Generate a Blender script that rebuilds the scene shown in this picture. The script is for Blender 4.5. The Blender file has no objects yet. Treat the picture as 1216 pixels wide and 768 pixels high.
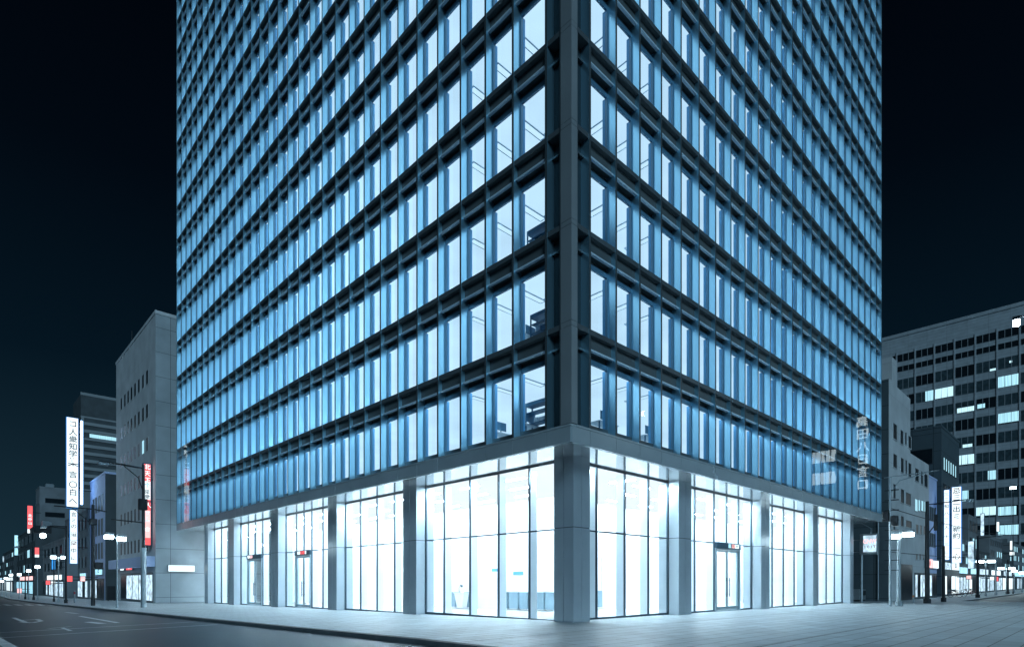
import bpy, bmesh, math, random
from mathutils import Vector, Matrix
random.seed(7)
scene = bpy.context.scene
COL = scene.collection

# ------------------------------------------------------------------ camera, world, exposure
TH = 0.76885                      # yaw of the camera against the two street fronts
FPX, HOR, CAMZ = 688.08, 690.0, 1.694
CX, CY = 16.92, 14.245            # camera stands at (-CX,-CY): the tower corner is the origin
cam_d = bpy.data.cameras.new('camera'); cam = bpy.data.objects.new('camera', cam_d); COL.objects.link(cam)
cam.location = (-CX, -CY, CAMZ); cam.rotation_euler = (math.pi/2, 0, -TH)
cam_d.sensor_width = 36.0; cam_d.lens = 36.0*FPX/1216.0
cam_d.shift_y = (HOR-384.0)/1216.0
cam_d.clip_end = 4000.0
scene.camera = cam

w = bpy.data.worlds.new('World'); scene.world = w; w.use_nodes = True
nt = w.node_tree; nt.nodes.clear()
out = nt.nodes.new('ShaderNodeOutputWorld'); add = nt.nodes.new('ShaderNodeAddShader')
bg1 = nt.nodes.new('ShaderNodeBackground'); bg2 = nt.nodes.new('ShaderNodeBackground')
sky = nt.nodes.new('ShaderNodeTexSky'); sky.sky_type = 'NISHITA'; sky.sun_disc = False
sky.sun_elevation = math.radians(-3.0); sky.sun_rotation = math.radians(200)
nt.links.new(sky.outputs[0], bg1.inputs[0]); bg1.inputs[1].default_value = 0.0006
tc = nt.nodes.new('ShaderNodeTexCoord'); sp = nt.nodes.new('ShaderNodeSeparateXYZ'); rp = nt.nodes.new('ShaderNodeValToRGB')
nt.links.new(tc.outputs['Generated'], sp.inputs[0]); nt.links.new(sp.outputs[2], rp.inputs[0])
e = rp.color_ramp.elements
e[0].position = 0.0; e[0].color = (0.0085, 0.025, 0.038, 1)
e[1].position = 0.75; e[1].color = (0.0002, 0.0006, 0.0018, 1)
m_ = rp.color_ramp.elements.new(0.30); m_.color = (0.0014, 0.0065, 0.0125, 1)
m2 = rp.color_ramp.elements.new(0.52); m2.color = (0.0005, 0.0022, 0.0048, 1)
nt.links.new(rp.outputs[0], bg2.inputs[0]); bg2.inputs[1].default_value = 1.0
nt.links.new(bg1.outputs[0], add.inputs[0]); nt.links.new(bg2.outputs[0], add.inputs[1])
nt.links.new(add.outputs[0], out.inputs[0])

sun_d = bpy.data.lights.new('city_glow', 'SUN'); sun_d.energy = 1.05; sun_d.angle = math.radians(20); sun_d.color = (0.47, 0.77, 1.0)
sun = bpy.data.objects.new('city_glow', sun_d); COL.objects.link(sun)
sun.rotation_euler = Vector((.48, .84, -.40)).to_track_quat('-Z', 'Y').to_euler()

scene.view_settings.view_transform = 'Standard'; scene.view_settings.look = 'None'
scene.view_settings.exposure = 0.25; scene.view_settings.gamma = 1.0
cy = scene.cycles
cy.use_denoising = True
try: cy.denoiser = 'OPENIMAGEDENOISE'
except Exception: pass
cy.max_bounces = 8; cy.diffuse_bounces = 4; cy.glossy_bounces = 4; cy.transparent_max_bounces = 16
cy.sample_clamp_indirect = 20.0; cy.caustics_reflective = False; cy.caustics_refractive = False

# ------------------------------------------------------------------ geometry helpers
RX, RY = math.cos(TH), -math.sin(TH)       # camera right
FX, FY = math.sin(TH), math.cos(TH)        # camera forward
def depth(x, y): return (x+CX)*FX+(y+CY)*FY
def hx(px, x0):
    "y where the sight line of column px meets the plane x = x0"
    d = (px-608)/FPX; a = d*RX+FX; b = d*RY+FY
    return (x0+CX)/a*b-CY
def hy(px, y0):
    d = (px-608)/FPX; a = d*RX+FX; b = d*RY+FY
    return (y0+CY)/b*a-CX
def hd(px, Y):
    d = (px-608)/FPX
    return (d*RX+FX)*Y-CX, (d*RY+FY)*Y-CY
def zz(py, x, y): return CAMZ+(HOR-py)/FPX*depth(x, y)
def g(x, y):
    "the street falls gently away from the corner"
    return -0.0105*min(max(y, 0), 110)-0.005*min(max(x, 0), 60)
def kerb(y): return -7.05-0.034*(y+3) if y < 80 else -9.87-0.01*(y-80)

class MB:
    def __init__(s): s.v = []; s.f = []; s.m = []
    def quad(s, pts, m=0):
        n = len(s.v); s.v += [tuple(p) for p in pts]; s.f.append(tuple(range(n, n+len(pts)))); s.m.append(m)
    def box(s, x0, x1, y0, y1, z0, z1, m=0, mp=None):
        c = [(x0,y0,z0),(x1,y0,z0),(x1,y1,z0),(x0,y1,z0),(x0,y0,z1),(x1,y0,z1),(x1,y1,z1),(x0,y1,z1)]
        if mp: c = [mp(*p) for p in c]
        n = len(s.v); s.v += c
        ms = m if isinstance(m, (list, tuple)) else [m]*6     # order: bottom, top, y0, x1, y1, x0
        for q, k in zip(((0,3,2,1),(4,5,6,7),(0,1,5,4),(1,2,6,5),(2,3,7,6),(3,0,4,7)), ms):
            s.f.append(tuple(n+i for i in q)); s.m.append(k)
    def tube(s, pts, r, m=0, n=10, r2=None):
        pts = [Vector(p) for p in pts]; rings = []
        for i, p in enumerate(pts):
            t = (pts[min(i+1, len(pts)-1)]-pts[max(i-1, 0)]).normalized()
            a = Vector((0, 0, 1)) if abs(t.z) < .9 else Vector((1, 0, 0))
            u = t.cross(a).normalized(); v = t.cross(u)
            rr = r if r2 is None else r+(r2-r)*i/(len(pts)-1)
            base = len(s.v)
            s.v += [tuple(p+u*rr*math.cos(2*math.pi*k/n)+v*rr*math.sin(2*math.pi*k/n)) for k in range(n)]
            rings.append(base)
        for a, b in zip(rings, rings[1:]):
            for k in range(n):
                s.f.append((a+k, a+(k+1) % n, b+(k+1) % n, b+k)); s.m.append(m)
        s.f.append(tuple(rings[0]+k for k in range(n))); s.m.append(m)
        s.f.append(tuple(rings[-1]+k for k in range(n))); s.m.append(m)
    def mesh(s, name, mats, smooth=False, bevel=0):
        me = bpy.data.meshes.new(name); me.from_pydata(s.v, [], s.f)
        for mm in (mats if isinstance(mats, (list, tuple)) else [mats]): me.materials.append(mm)
        me.polygons.foreach_set('material_index', s.m)
        bm = bmesh.new(); bm.from_mesh(me); bmesh.ops.recalc_face_normals(bm, faces=bm.faces)
        if bevel: bmesh.ops.bevel(bm, geom=list(bm.edges), offset=bevel, segments=1, affect='EDGES')
        bm.to_mesh(me); bm.free()
        if smooth:
            me.polygons.foreach_set('use_smooth', [True]*len(me.polygons)); 
            try: me.set_sharp_from_angle(angle=math.radians(40))
            except Exception: pass
        return me
    def build(s, name, mats, parent=None, loc=None, **kw):
        return link(name, s.mesh(name, mats, **kw), parent, loc)
def link(name, me, parent=None, loc=None, rz=0):
    o = bpy.data.objects.new(name, me); COL.objects.link(o)
    if parent: o.parent = parent
    if loc: o.location = loc
    if rz: o.rotation_euler = (0, 0, rz)
    return o
def thing(name, label, cat, loc=(0,0,0), rz=0, group=None):
    o = bpy.data.objects.new(name, None); COL.objects.link(o); o.location = loc; o.rotation_euler = (0,0,rz)
    o.empty_display_size = .3
    return tag(o, label, cat, group)
def tag(o, label, cat, group=None):
    o['label'] = label; o['category'] = cat
    if group: o['group'] = group
    return o
def struct(o, kind='structure'): o['kind'] = kind; return o
def copy_tree(o, parent=None):
    c = o.copy(); COL.objects.link(c); c.parent = parent
    for ch in list(o.children): copy_tree(ch, c)
    return c
def local(mb, o):
    "shift a mesh built in world coordinates into the frame of the unrotated thing o"
    L = o.location; mb.v = [(x-L.x, y-L.y, z-L.z) for x, y, z in mb.v]; return mb

# ------------------------------------------------------------------ materials
def new(name):
    m = bpy.data.materials.new(name); m.use_nodes = True
    t = m.node_tree; b = t.nodes['Principled BSDF']
    return m, t, b
def sock(b, n, v): b.inputs[n].default_value = v
def paint(name, col, rough=.5, metal=0., var=.12, scale=1.5, bump=0., coat=0., spec=.5):
    m, t, b = new(name)
    tc = t.nodes.new('ShaderNodeTexCoord'); n = t.nodes.new('ShaderNodeTexNoise'); n.inputs['Scale'].default_value = scale; n.inputs['Detail'].default_value = 6
    t.links.new(tc.outputs['Object'], n.inputs['Vector'])
    r = t.nodes.new('ShaderNodeValToRGB'); lo = [max(0, c*(1-var)) for c in col]; hi = [min(1, c*(1+var)) for c in col]
    r.color_ramp.elements[0].color = (*lo, 1); r.color_ramp.elements[1].color = (*hi, 1)
    r.color_ramp.elements[0].position = .3; r.color_ramp.elements[1].position = .7
    t.links.new(n.outputs[0], r.inputs[0]); t.links.new(r.outputs[0], b.inputs['Base Color'])
    mr = t.nodes.new('ShaderNodeMapRange'); mr.inputs[3].default_value = rough*.85; mr.inputs[4].default_value = min(1, rough*1.15)
    t.links.new(n.outputs[0], mr.inputs[0]); t.links.new(mr.outputs[0], b.inputs['Roughness'])
    sock(b, 'Metallic', metal); sock(b, 'Specular IOR Level', spec)
    if coat: sock(b, 'Coat Weight', coat); sock(b, 'Coat Roughness', .08)
    if bump:
        n2 = t.nodes.new('ShaderNodeTexNoise'); n2.inputs['Scale'].default_value = scale*30; n2.inputs['Detail'].default_value = 5
        t.links.new(tc.outputs['Object'], n2.inputs['Vector'])
        bp = t.nodes.new('ShaderNodeBump'); bp.inputs['Strength'].default_value = bump; bp.inputs['Distance'].default_value = .01
        t.links.new(n2.outputs[0], bp.inputs['Height']); t.links.new(bp.outputs[0], b.inputs['Normal'])
    return m
def panels(name, col, axes, size, rough=.5, mortar=.02, dark=.35, var=.1, offset=0., metal=0., spec=.5):
    "flat cladding or paving with open joints; axes picks the two world axes it is laid along"
    m, t, b = new(name)
    tc = t.nodes.new('ShaderNodeTexCoord'); s = t.nodes.new('ShaderNodeSeparateXYZ'); c = t.nodes.new('ShaderNodeCombineXYZ')
    ge = t.nodes.new('ShaderNodeNewGeometry')
    t.links.new(ge.outputs['Position'], s.inputs[0])
    t.links.new(s.outputs['xyz'.index(axes[0])], c.inputs[0]); t.links.new(s.outputs['xyz'.index(axes[1])], c.inputs[1])
    br = t.nodes.new('ShaderNodeTexBrick'); br.offset = offset; br.squash = 1
    br.inputs['Scale'].default_value = 1; br.inputs['Brick Width'].default_value = size[0]; br.inputs['Row Height'].default_value = size[1]
    br.inputs['Mortar Size'].default_value = mortar; br.inputs['Mortar Smooth'].default_value = .1; br.inputs['Bias'].default_value = 0
    br.inputs['Color1'].default_value = (*[x*(1-var) for x in col], 1); br.inputs['Color2'].default_value = (*[min(1, x*(1+var)) for x in col], 1)
    br.inputs['Mortar'].default_value = (*[x*dark for x in col], 1)
    t.links.new(c.outputs[0], br.inputs['Vector'])
    n = t.nodes.new('ShaderNodeTexNoise'); n.inputs['Scale'].default_value = .6; n.inputs['Detail'].default_value = 8
    t.links.new(ge.outputs['Position'], n.inputs['Vector'])
    mx = t.nodes.new('ShaderNodeMix'); mx.data_type = 'RGBA'; mx.blend_type = 'MULTIPLY'; mx.inputs[0].default_value = .5
    r = t.nodes.new('ShaderNodeValToRGB'); r.color_ramp.elements[0].position = .3; r.color_ramp.elements[0].color = (.6,.6,.6,1); r.color_ramp.elements[1].position = .7
    t.links.new(n.outputs[0], r.inputs[0]); t.links.new(br.outputs['Color'], mx.inputs[6]); t.links.new(r.outputs[0], mx.inputs[7])
    t.links.new(mx.outputs[2], b.inputs['Base Color'])
    mr = t.nodes.new('ShaderNodeMapRange'); mr.inputs[3].default_value = rough*.8; mr.inputs[4].default_value = min(1, rough*1.2)
    t.links.new(n.outputs[0], mr.inputs[0]); t.links.new(mr.outputs[0], b.inputs['Roughness'])
    bp = t.nodes.new('ShaderNodeBump'); bp.inputs['Strength'].default_value = .4; bp.inputs['Distance'].default_value = .01; bp.invert = True
    t.links.new(br.outputs['Fac'], bp.inputs['Height']); t.links.new(bp.outputs[0], b.inputs['Normal'])
    sock(b, 'Metallic', metal); sock(b, 'Specular IOR Level', spec)
    return m
def glow(name, col, s, var=0., scale=.3, stripes=None):
    m = bpy.data.materials.new(name); m.use_nodes = True; t = m.node_tree; t.nodes.clear()
    o = t.nodes.new('ShaderNodeOutputMaterial'); em = t.nodes.new('ShaderNodeEmission')
    em.inputs[0].default_value = (*col, 1); em.inputs[1].default_value = s; t.links.new(em.outputs[0], o.inputs[0])
    if var or stripes:
        ge = t.nodes.new('ShaderNodeNewGeometry')
        if stripes:
            n = t.nodes.new('ShaderNodeTexWave'); n.inputs['Scale'].default_value = stripes; n.inputs['Distortion'].default_value = 2.5; n.inputs['Detail'].default_value = 3; n.bands_direction = 'DIAGONAL'
            mp = t.nodes.new('ShaderNodeMapping'); mp.inputs['Scale'].default_value = (1, 1, .02); t.links.new(ge.outputs['Position'], mp.inputs[0]); t.links.new(mp.outputs[0], n.inputs['Vector'])
        else:
            n = t.nodes.new('ShaderNodeTexNoise'); n.inputs['Scale'].default_value = scale; n.inputs['Detail'].default_value = 2
            t.links.new(ge.outputs['Position'], n.inputs['Vector'])
        mr = t.nodes.new('ShaderNodeMapRange'); mr.inputs[1].default_value = .3; mr.inputs[2].default_value = .7
        mr.inputs[3].default_value = s*(1-var); mr.inputs[4].default_value = s*(1+var)
        t.links.new(n.outputs[1 if stripes else 0], mr.inputs[0]); t.links.new(mr.outputs[0], em.inputs[1])
    return m
def glass(name, tint=(.9,.96,1), rough=.0, ior=1.45, boost=1.0, wobble=0.):
    m = bpy.data.materials.new(name); m.use_nodes = True; t = m.node_tree; t.nodes.clear()
    o = t.nodes.new('ShaderNodeOutputMaterial'); mix = t.nodes.new('ShaderNodeMixShader')
    tr = t.nodes.new('ShaderNodeBsdfTransparent'); tr.inputs[0].default_value = (*tint, 1)
    gl = t.nodes.new('ShaderNodeBsdfGlossy'); gl.inputs['Roughness'].default_value = rough
    if wobble:
        ge = t.nodes.new('ShaderNodeNewGeometry'); nz = t.nodes.new('ShaderNodeTexNoise'); nz.inputs['Scale'].default_value = .9; nz.inputs['Detail'].default_value = 1
        t.links.new(ge.outputs['Position'], nz.inputs['Vector']); bp = t.nodes.new('ShaderNodeBump'); bp.inputs['Strength'].default_value = wobble; bp.inputs['Distance'].default_value = .02
        t.links.new(nz.outputs[0], bp.inputs['Height']); t.links.new(bp.outputs[0], gl.inputs['Normal'])
    lw = t.nodes.new('ShaderNodeLayerWeight'); f0 = ((ior-1)/(ior+1))**2
    pw = t.nodes.new('ShaderNodeMath'); pw.operation = 'POWER'; pw.inputs[1].default_value = 5.0; t.links.new(lw.outputs['Facing'], pw.inputs[0])
    ml = t.nodes.new('ShaderNodeMath'); ml.operation = 'MULTIPLY_ADD'; ml.inputs[1].default_value = (1-f0)*boost; ml.inputs[2].default_value = f0; ml.use_clamp = True
    t.links.new(pw.outputs[0], ml.inputs[0]); t.links.new(ml.outputs[0], mix.inputs[0])
    t.links.new(tr.outputs[0], mix.inputs[1]); t.links.new(gl.outputs[0], mix.inputs[2]); t.links.new(mix.outputs[0], o.inputs[0])
    return m

M = {}
M['fin'] = paint('blue_fin_metal', (.42, .79, 1.0), .33, .88, .03, .3)
M['frame'] = paint('dark_frame_metal', (.105, .135, .15), .4, .3, .1, .8)
M['ledge'] = paint('ledge_metal', (.12, .15, .165), .45, .2, .1, .8)
M['spandrel'] = paint('spandrel_panel', (.11, .14, .15), .5, .0, .1, .5, spec=.3)
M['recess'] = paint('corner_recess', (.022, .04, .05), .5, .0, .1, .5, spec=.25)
M['head'] = paint('window_head', (.10, .24, .36), .4, .1, .06, .5)
M['bar'] = paint('spandrel_bar', (.68, .86, 1.0), .4, .1, .05, .5)
M['inner'] = paint('inner_mullion', (.08, .32, .58), .5, .0, .06, .5)
M['pane'] = glass('office_glass', (.93, .975, 1), .0, 1.4, wobble=.15)
M['ceil'] = glow('office_ceiling', (.46, .67, .84), 1.08, .08, .3)  # whole ceiling emits, room light put into its surface
M['fillstrip'] = glow('added_fill_strip', (.55, .80, 1.0), 34)  # for strips added by the core wall to brighten rooms and fins
M['fillstrip0'] = glow('added_perimeter_fill', (.55, .80, 1.0), 9)  # for the lowest floor's added strip, hidden behind the window head
M['inwall'] = paint('office_wall', (.88, .92, .95), .7, 0, .03)
M['infloor'] = paint('office_carpet', (.5, .56, .6), .8, 0, .1, 3)
M['fix'] = paint('ceiling_fitting', (.32, .46, .58), .6, 0, .05)
M['fixglow'] = glow('ceiling_lamp_or_fill', (.48, .69, .85), 1.12)
M['pilaster'] = paint('pilaster_metal', (.30, .34, .36), .5, .15, .08, .4)
M['fascia'] = paint('fascia_metal', (.48, .56, .60), .26, .25, .06, .5)
M['soffit'] = paint('soffit_panel', (.95, .97, .98), .10, .7, .02, .4)
M['column'] = paint('column_metal', (.50, .58, .63), .22, .3, .06, .6)
M['screen'] = glass('outer_screen', (.97, .99, 1), .0, 1.5, wobble=.10)
M['mirror_glow'] = glow('strong_sign_light', (.75, .93, 1.0), 1.7)
M['mirror_red'] = glow('strong_red_light', (1.0, .10, .15), 2.6)
M['lobglass'] = glass('lobby_glass', (.97, .99, 1), .0, 1.35)
M['mull'] = paint('lobby_mullion', (.06, .10, .13), .35, .6, .05)
M['glassfin'] = paint('glass_fin', (.80, .88, .92), .3, 0, .03)
M['lobceil'] = glow('lobby_ceiling', (.84, .94, 1.0), .95, .03, .4)  # ceiling brightness is emitted by the surface itself, besides the strips
M['lobstrip'] = glow('lobby_strip', (.66, .87, 1.0), 185)
M['lobwall'] = paint('lobby_wall', (.74, .76, .77), .5, 0, .03)
M['lobfloor'] = paint('lobby_floor', (.80, .82, .83), .15, 0, .04, .6)
M['cab'] = paint('cabinet_panel', (.20, .30, .36), .4, 0, .08)
M['doorframe'] = paint('door_metal', (.38, .50, .56), .3, .7, .05)
M['handle'] = paint('handle_metal', (.10, .14, .17), .3, .8, .05)
M['signdark'] = paint('sign_panel_dark', (.05, .12, .17), .4, 0, .05)
M['white_glow'] = glow('white_sign_light', (.80, .95, 1.0), 1.3)
M['soft_glow'] = glow('soft_sign_light', (.58, .82, 1.0), .95, .55, 1.5)
M['cyan_glow'] = glow('cyan_light', (.40, .80, 1.0), 1.1, .3, .9)
M['red_glow'] = glow('red_sign_light', (1.0, .13, .14), 1.15, .12, .5)
M['pink_glow'] = glow('pink_sign_light', (1.0, .55, .55), 1.25, .2, .8)
M['blue_glow'] = glow('blue_sign_light', (.05, .35, .9), 1.0)
M['blue_edge'] = glow('blue_sign_edge', (.02, .20, .62), .9)
M['tube_glow'] = glow('neon_tube', (.30, .58, 1.0), 10.0)
M['lamp_glow'] = glow('lamp_lens', (.72, .92, 1.0), 16)
M['lamp_far'] = glow('lamp_lens_far', (.72, .92, 1.0), 11)
M['flood_glow'] = glow('flood_lens', (.75, .92, 1.0), 240)
M['ink'] = paint('sign_ink', (.02, .05, .10), .6, 0, .05)
M['redink'] = paint('sign_red_ink', (.45, .05, .07), .6, 0, .05)
M['winlit'] = glow('lit_blind', (.42, .80, .95), .9, .45, stripes=2.2)
M['winlit2'] = glow('lit_office_blind', (.55, .88, 1.0), 1.0, .6, stripes=3.1)
M['windark'] = paint('dark_window_glass', (.012, .02, .026), .3, 0, .2, spec=.2)
M['winmid'] = paint('curtained_window', (.05, .085, .10), .4, 0, .4, 1.2)
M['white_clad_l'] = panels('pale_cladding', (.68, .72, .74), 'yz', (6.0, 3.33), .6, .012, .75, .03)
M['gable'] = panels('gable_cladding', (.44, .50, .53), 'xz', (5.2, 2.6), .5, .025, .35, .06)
M['white_r'] = panels('white_render', (.62, .66, .68), 'xz', (8, 3.4), .7, .015, .7, .05)
M['darkclad'] = panels('dark_cladding', (.10, .14, .16), 'yz', (2.4, 2.4), .45, .03, .3, .1)
M['block'] = panels('block_cladding', (.52, .58, .62), 'yz', (4.7, .95), .6, .03, .6, .05)
M['stripe'] = paint('tower_stripe', (.30, .34, .36), .6, 0, .08, .1)
M['concrete'] = paint('grey_concrete', (.22, .25, .27), .75, 0, .2, .4, .1)
M['darkwall'] = paint('dark_wall', (.07, .09, .10), .7, 0, .25, .4)
M['bluewall'] = paint('blue_lit_wall', (.50, .60, .85), .6, 0, .08, .3)  # blue light on the street front is put into this colour
M['steel'] = paint('galvanised_steel', (.34, .40, .43), .4, .6, .12, 2)
M['blackpole'] = paint('black_pole', (.02, .025, .03), .45, .3, .15, 2)
M['road'] = paint('asphalt', (.030, .048, .060), .42, 0, .35, .35, .5, spec=.5)
M['line'] = paint('road_paint', (.62, .66, .68), .6, 0, .25, 3)
M['pave'] = panels('paving', (.56, .65, .69), 'xy', (1.2, .6), .45, .018, .28, .10, .5)
M['kerb'] = paint('kerb_stone', (.12, .14, .15), .7, 0, .2, 2)
M['rubber'] = paint('rubber', (.02, .02, .022), .7, 0, .1)
M['bikered'] = paint('bike_frame', (.25, .05, .05), .4, .2, .1)
M['orange'] = paint('orange_plastic', (.75, .22, .06), .5, 0, .1)
M['furn'] = paint('office_furniture_blue', (.04, .16, .27), .5, 0, .15, 2)
M['furnpale'] = paint('office_furniture_pale', (.65, .75, .8), .5, 0, .1, 2)

def text(body, size, mat, loc, facing, parent=None, name='lettering', vertical=False, gap=1.15, wide=1.0):
    "mesh lettering; facing is the wall normal it is read from: '-y' or '-x'"
    dg = None; made = None
    c = bpy.data.curves.new('lettering', 'FONT'); c.size = size; c.align_x = 'CENTER'; c.align_y = 'CENTER'; c.extrude = .006; c.offset = size*.012
    if vertical: c.body = '\n'.join(body); c.space_line = gap
    else: c.body = body
    o = bpy.data.objects.new('tmp', c); COL.objects.link(o)
    dg = bpy.context.evaluated_depsgraph_get()
    me = bpy.data.meshes.new_from_object(o.evaluated_get(dg)); bpy.data.objects.remove(o)
    me.materials.clear(); me.materials.append(mat)
    t = link(name, me, parent, loc)
    t.rotation_euler = (math.pi/2, 0, 0 if facing == '-y' else -math.pi/2); t.scale = (wide, 1, 1)
    return t

# ------------------------------------------------------------------ ground, pavement, markings
def grid(name, xs, ys, zoff, mat, keep=None, skirt=0, kind='structure', xfun=None):
    bm = bmesh.new(); vs = {}
    for j, y in enumerate(ys):
        for i, x in enumerate(xs):
            xx = xfun(x, y) if xfun else x
            vs[i, j] = bm.verts.new((xx, y, g(xx, y)+zoff))
    for j in range(len(ys)-1):
        for i in range(len(xs)-1):
            if keep and not keep((xs[i]+xs[i+1])/2, (ys[j]+ys[j+1])/2): continue
            bm.faces.new((vs[i,j], vs[i+1,j], vs[i+1,j+1], vs[i,j+1]))
    for v in list(bm.verts):
        if not v.link_faces: bm.verts.remove(v)
    bmesh.ops.recalc_face_normals(bm, faces=bm.faces)
    if skirt:
        eds = [ed for ed in bm.edges if len(ed.link_faces) == 1]
        r = bmesh.ops.extrude_edge_only(bm, edges=eds)
        nv = [q for q in r['geom'] if isinstance(q, bmesh.types.BMVert)]
        bmesh.ops.translate(bm, verts=nv, vec=(0, 0, -skirt))
        for f in bm.faces:
            if abs(f.normal.z) < .5: f.material_index = 1
    me = bpy.data.meshes.new(name); bm.to_mesh(me); bm.free()
    for mm in (mat if isinstance(mat, list) else [mat]): me.materials.append(mm)
    return struct(link(name, me), kind)
grid('road', [-1600, -300, -60, -20, 0, 30, 60, 120, 300, 1600], [-1600, -200, -60, -20, 0, 40, 80, 110, 200, 400, 1600], -.13, M['road'])
YS = [-60, -30, -3.6, 0, 20, 50, 80, 110, 200, 330]
grid('pavement', [-1000, 0, 20, 40, 57, 60, 120, 200, 330], YS, 0, [M['pave'], M['kerb']],
     keep=lambda x, y: not (x > 57 and y < -3.6), skirt=.16, xfun=lambda x, y: kerb(y)+.30 if x < -500 else x)
# kerb stones along the left street
kb = MB()
for a, b in zip(YS, YS[1:]):
    n = max(1, int((b-a)/1.0)) if b <= 110 else 20
    for i in range(n):
        y0 = a+(b-a)*i/n; y1 = a+(b-a)*(i+1)/n-.012
        x0, x1 = kerb(y0), kerb(y1)
        c = [(x0, y0, g(x0,y0)-.15), (x0+.28, y0, g(x0,y0)-.15), (x1+.28, y1, g(x1,y1)-.15), (x1, y1, g(x1,y1)-.15)]
        top = [(p[0], p[1], p[2]+.16) for p in c]
        kb.quad(top)
        for k in range(4): kb.quad([c[k], c[(k+1) % 4], top[(k+1) % 4], top[k]])
struct(kb.build('kerb', M['kerb']))
# drain channel line across the plaza and a second joint band
dl = MB()
def strip(mb, p, q, wdt, zoff, m=0, n=1):
    p = Vector(p); q = Vector(q); t = (q-p).normalized(); s = Vector((-t.y, t.x))*wdt/2
    for i in range(n):
        a = p+(q-p)*i/n; b = p+(q-p)*(i+1)/n
        pts = [a-s, b-s, b+s, a+s]
        mb.quad([(v.x, v.y, g(v.x, v.y)+zoff) for v in pts], m)
strip(dl, (-6.7, -1.6), (56.9, -1.6), .07, .004, 0, 24); strip(dl, (-6.7, -7.9), (56.9, -7.9), .05, .004, 0, 24)
struct(dl.build('drain_channel', M['kerb']))
ml = MB()
def rl(px0, py0, px1, py1, wdt):
    def P(px, py):
        Y = CAMZ*FPX/(py-HOR)
        for _ in range(6):
            x, y = hd(px, Y); Y = (CAMZ-g(x, y)+.13)*FPX/(py-HOR)
        return hd(px, Y)
    strip(ml, P(px0, py0), P(px1, py1), wdt, -.124, 0, 10)
rl(-40, 753, 246, 737, .16); rl(-40, 759.5, 258, 741, .16); rl(-30, 744, 18, 771, .30)
rl(57, 746, 84, 743.5, .12); rl(74, 745, 84, 748.5, .14)
rl(16, 733, 30, 738.2, .2); rl(24, 736.2, 44, 734.8, .22); rl(44, 734.8, 49, 737, .22); rl(49, 737, 38, 739, .22); rl(38, 739, 24, 738, .22)
rl(95, 731.2, 140, 739, .22); rl(104, 738, 122, 740, .35); rl(78, 726.6, 92, 728, .2)
for k in range(7): rl(-8+k*13, 717.2, -1+k*13, 718.4, .45)
for k in range(5): rl(1150+k*22, 711.4, 1164+k*22, 711.2, .4)
rl(0, 713.2, 40, 713.8, .15)
struct(ml.build('road_markings', M['line']))

# ------------------------------------------------------------------ the corner office tower
NF = 17
ZK = [CAMZ+22*(.27314+.17907*k-.00134*k*k) for k in range(NF+1)]
U0L, ML_, NL = 1.34, 1.7384, 30
U0R, MR_, NR = 1.10, 1.7347, 24
U0L2 = 1.445; LL = U0L2+NL*ML_+.06; LR = 1.114+NR*MR_+.06
uL = [1.30]+[U0L2+k*ML_ for k in range(1, NL+1)]
uR = [1.114+k*MR_ for k in range(NR+1)]
tower = thing('office_tower', 'tall corner office tower with blue lit window fins and a glowing white glass lobby', 'building')
mpL = lambda u, d, z: (d, u, z)
mpR = lambda u, d, z: (u, d, z)
TOP = ZK[NF]
for u in uL:
    b = MB(); b.box(u-.06, u+.06, -.015, .45, ZK[0]-.002, TOP, [1,1,1,0,0,0], mpL); 
    # the face towards the street is the dark cap
    b.m = [1,1,1,0,0,0]; b.build('fin', [M['fin'], M['frame']], tower)
for u in uR:
    b = MB(); b.box(u-.06, u+.06, -.015, .45, ZK[0]-.002, TOP, [1,1,1,0,0,0], mpR)
    b.build('fin', [M['fin'], M['frame']], tower)
for k in range(1, NF+1):
    b = MB()
    b.box(.56, LL-.07, 0, .44, ZK[k]-.20, ZK[k], 0, mpL)
    b.box(.36, LR-.07, 0, .44, ZK[k]-.20, ZK[k], 0, mpR)
    b.build('ledge', M['ledge'], tower)
def bay(f, k, w, mp, mb):
    "one window bay, its parts collected into the meshes of mb"
    z0 = ZK[k]; z1 = ZK[k+1]; zt = z1-1.14; zs = z0+(.30 if k == 0 else .2)
    a, c = .062, w-.062
    def B(key, *args): mb[key].box(*args, MATI[key], mp)
    MATI = f
    B('spandrel_panel', a, c, .20, .46, zt+.40, z1-.202)
    B('spandrel_panel', a, c, .45, .48, zt+.20, zt+.32)
    B('spandrel_bar', a, c, .07, .198, zt+.345, zt+.415)
    B('frame', a, c, .38, .46, zt, zt+.198); B('spandrel_panel', .001, w-.001, .462, .472, zt, zt+.42)
    B('frame', a, a+.07, .35, .46, zs, zt-.002); B('frame', c-.07, c, .35, .46, zs, zt-.002)
    B('sill', a, c, .36, .46, z0+.002, zs-.002)
    B('inner_mullion', 0, .12, .465, .60, z0+.16, zt); B('inner_mullion', w-.12, w, .465, .60, z0+.16, zt)
    p = [(a+.07, .43, zs), (c-.07, .43, zs), (c-.07, .43, zt), (a+.07, .43, zt)]
    mb['pane'].quad([mp(*q) for q in p], MATI['pane'])
KEYS = ['frame', 'spandrel_panel', 'spandrel_bar', 'sill', 'inner_mullion', 'pane']
KM = dict(frame='head', spandrel_panel='spandrel', spandrel_bar='bar', sill='frame', inner_mullion='inner', pane='pane')
rest = MB()
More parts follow.
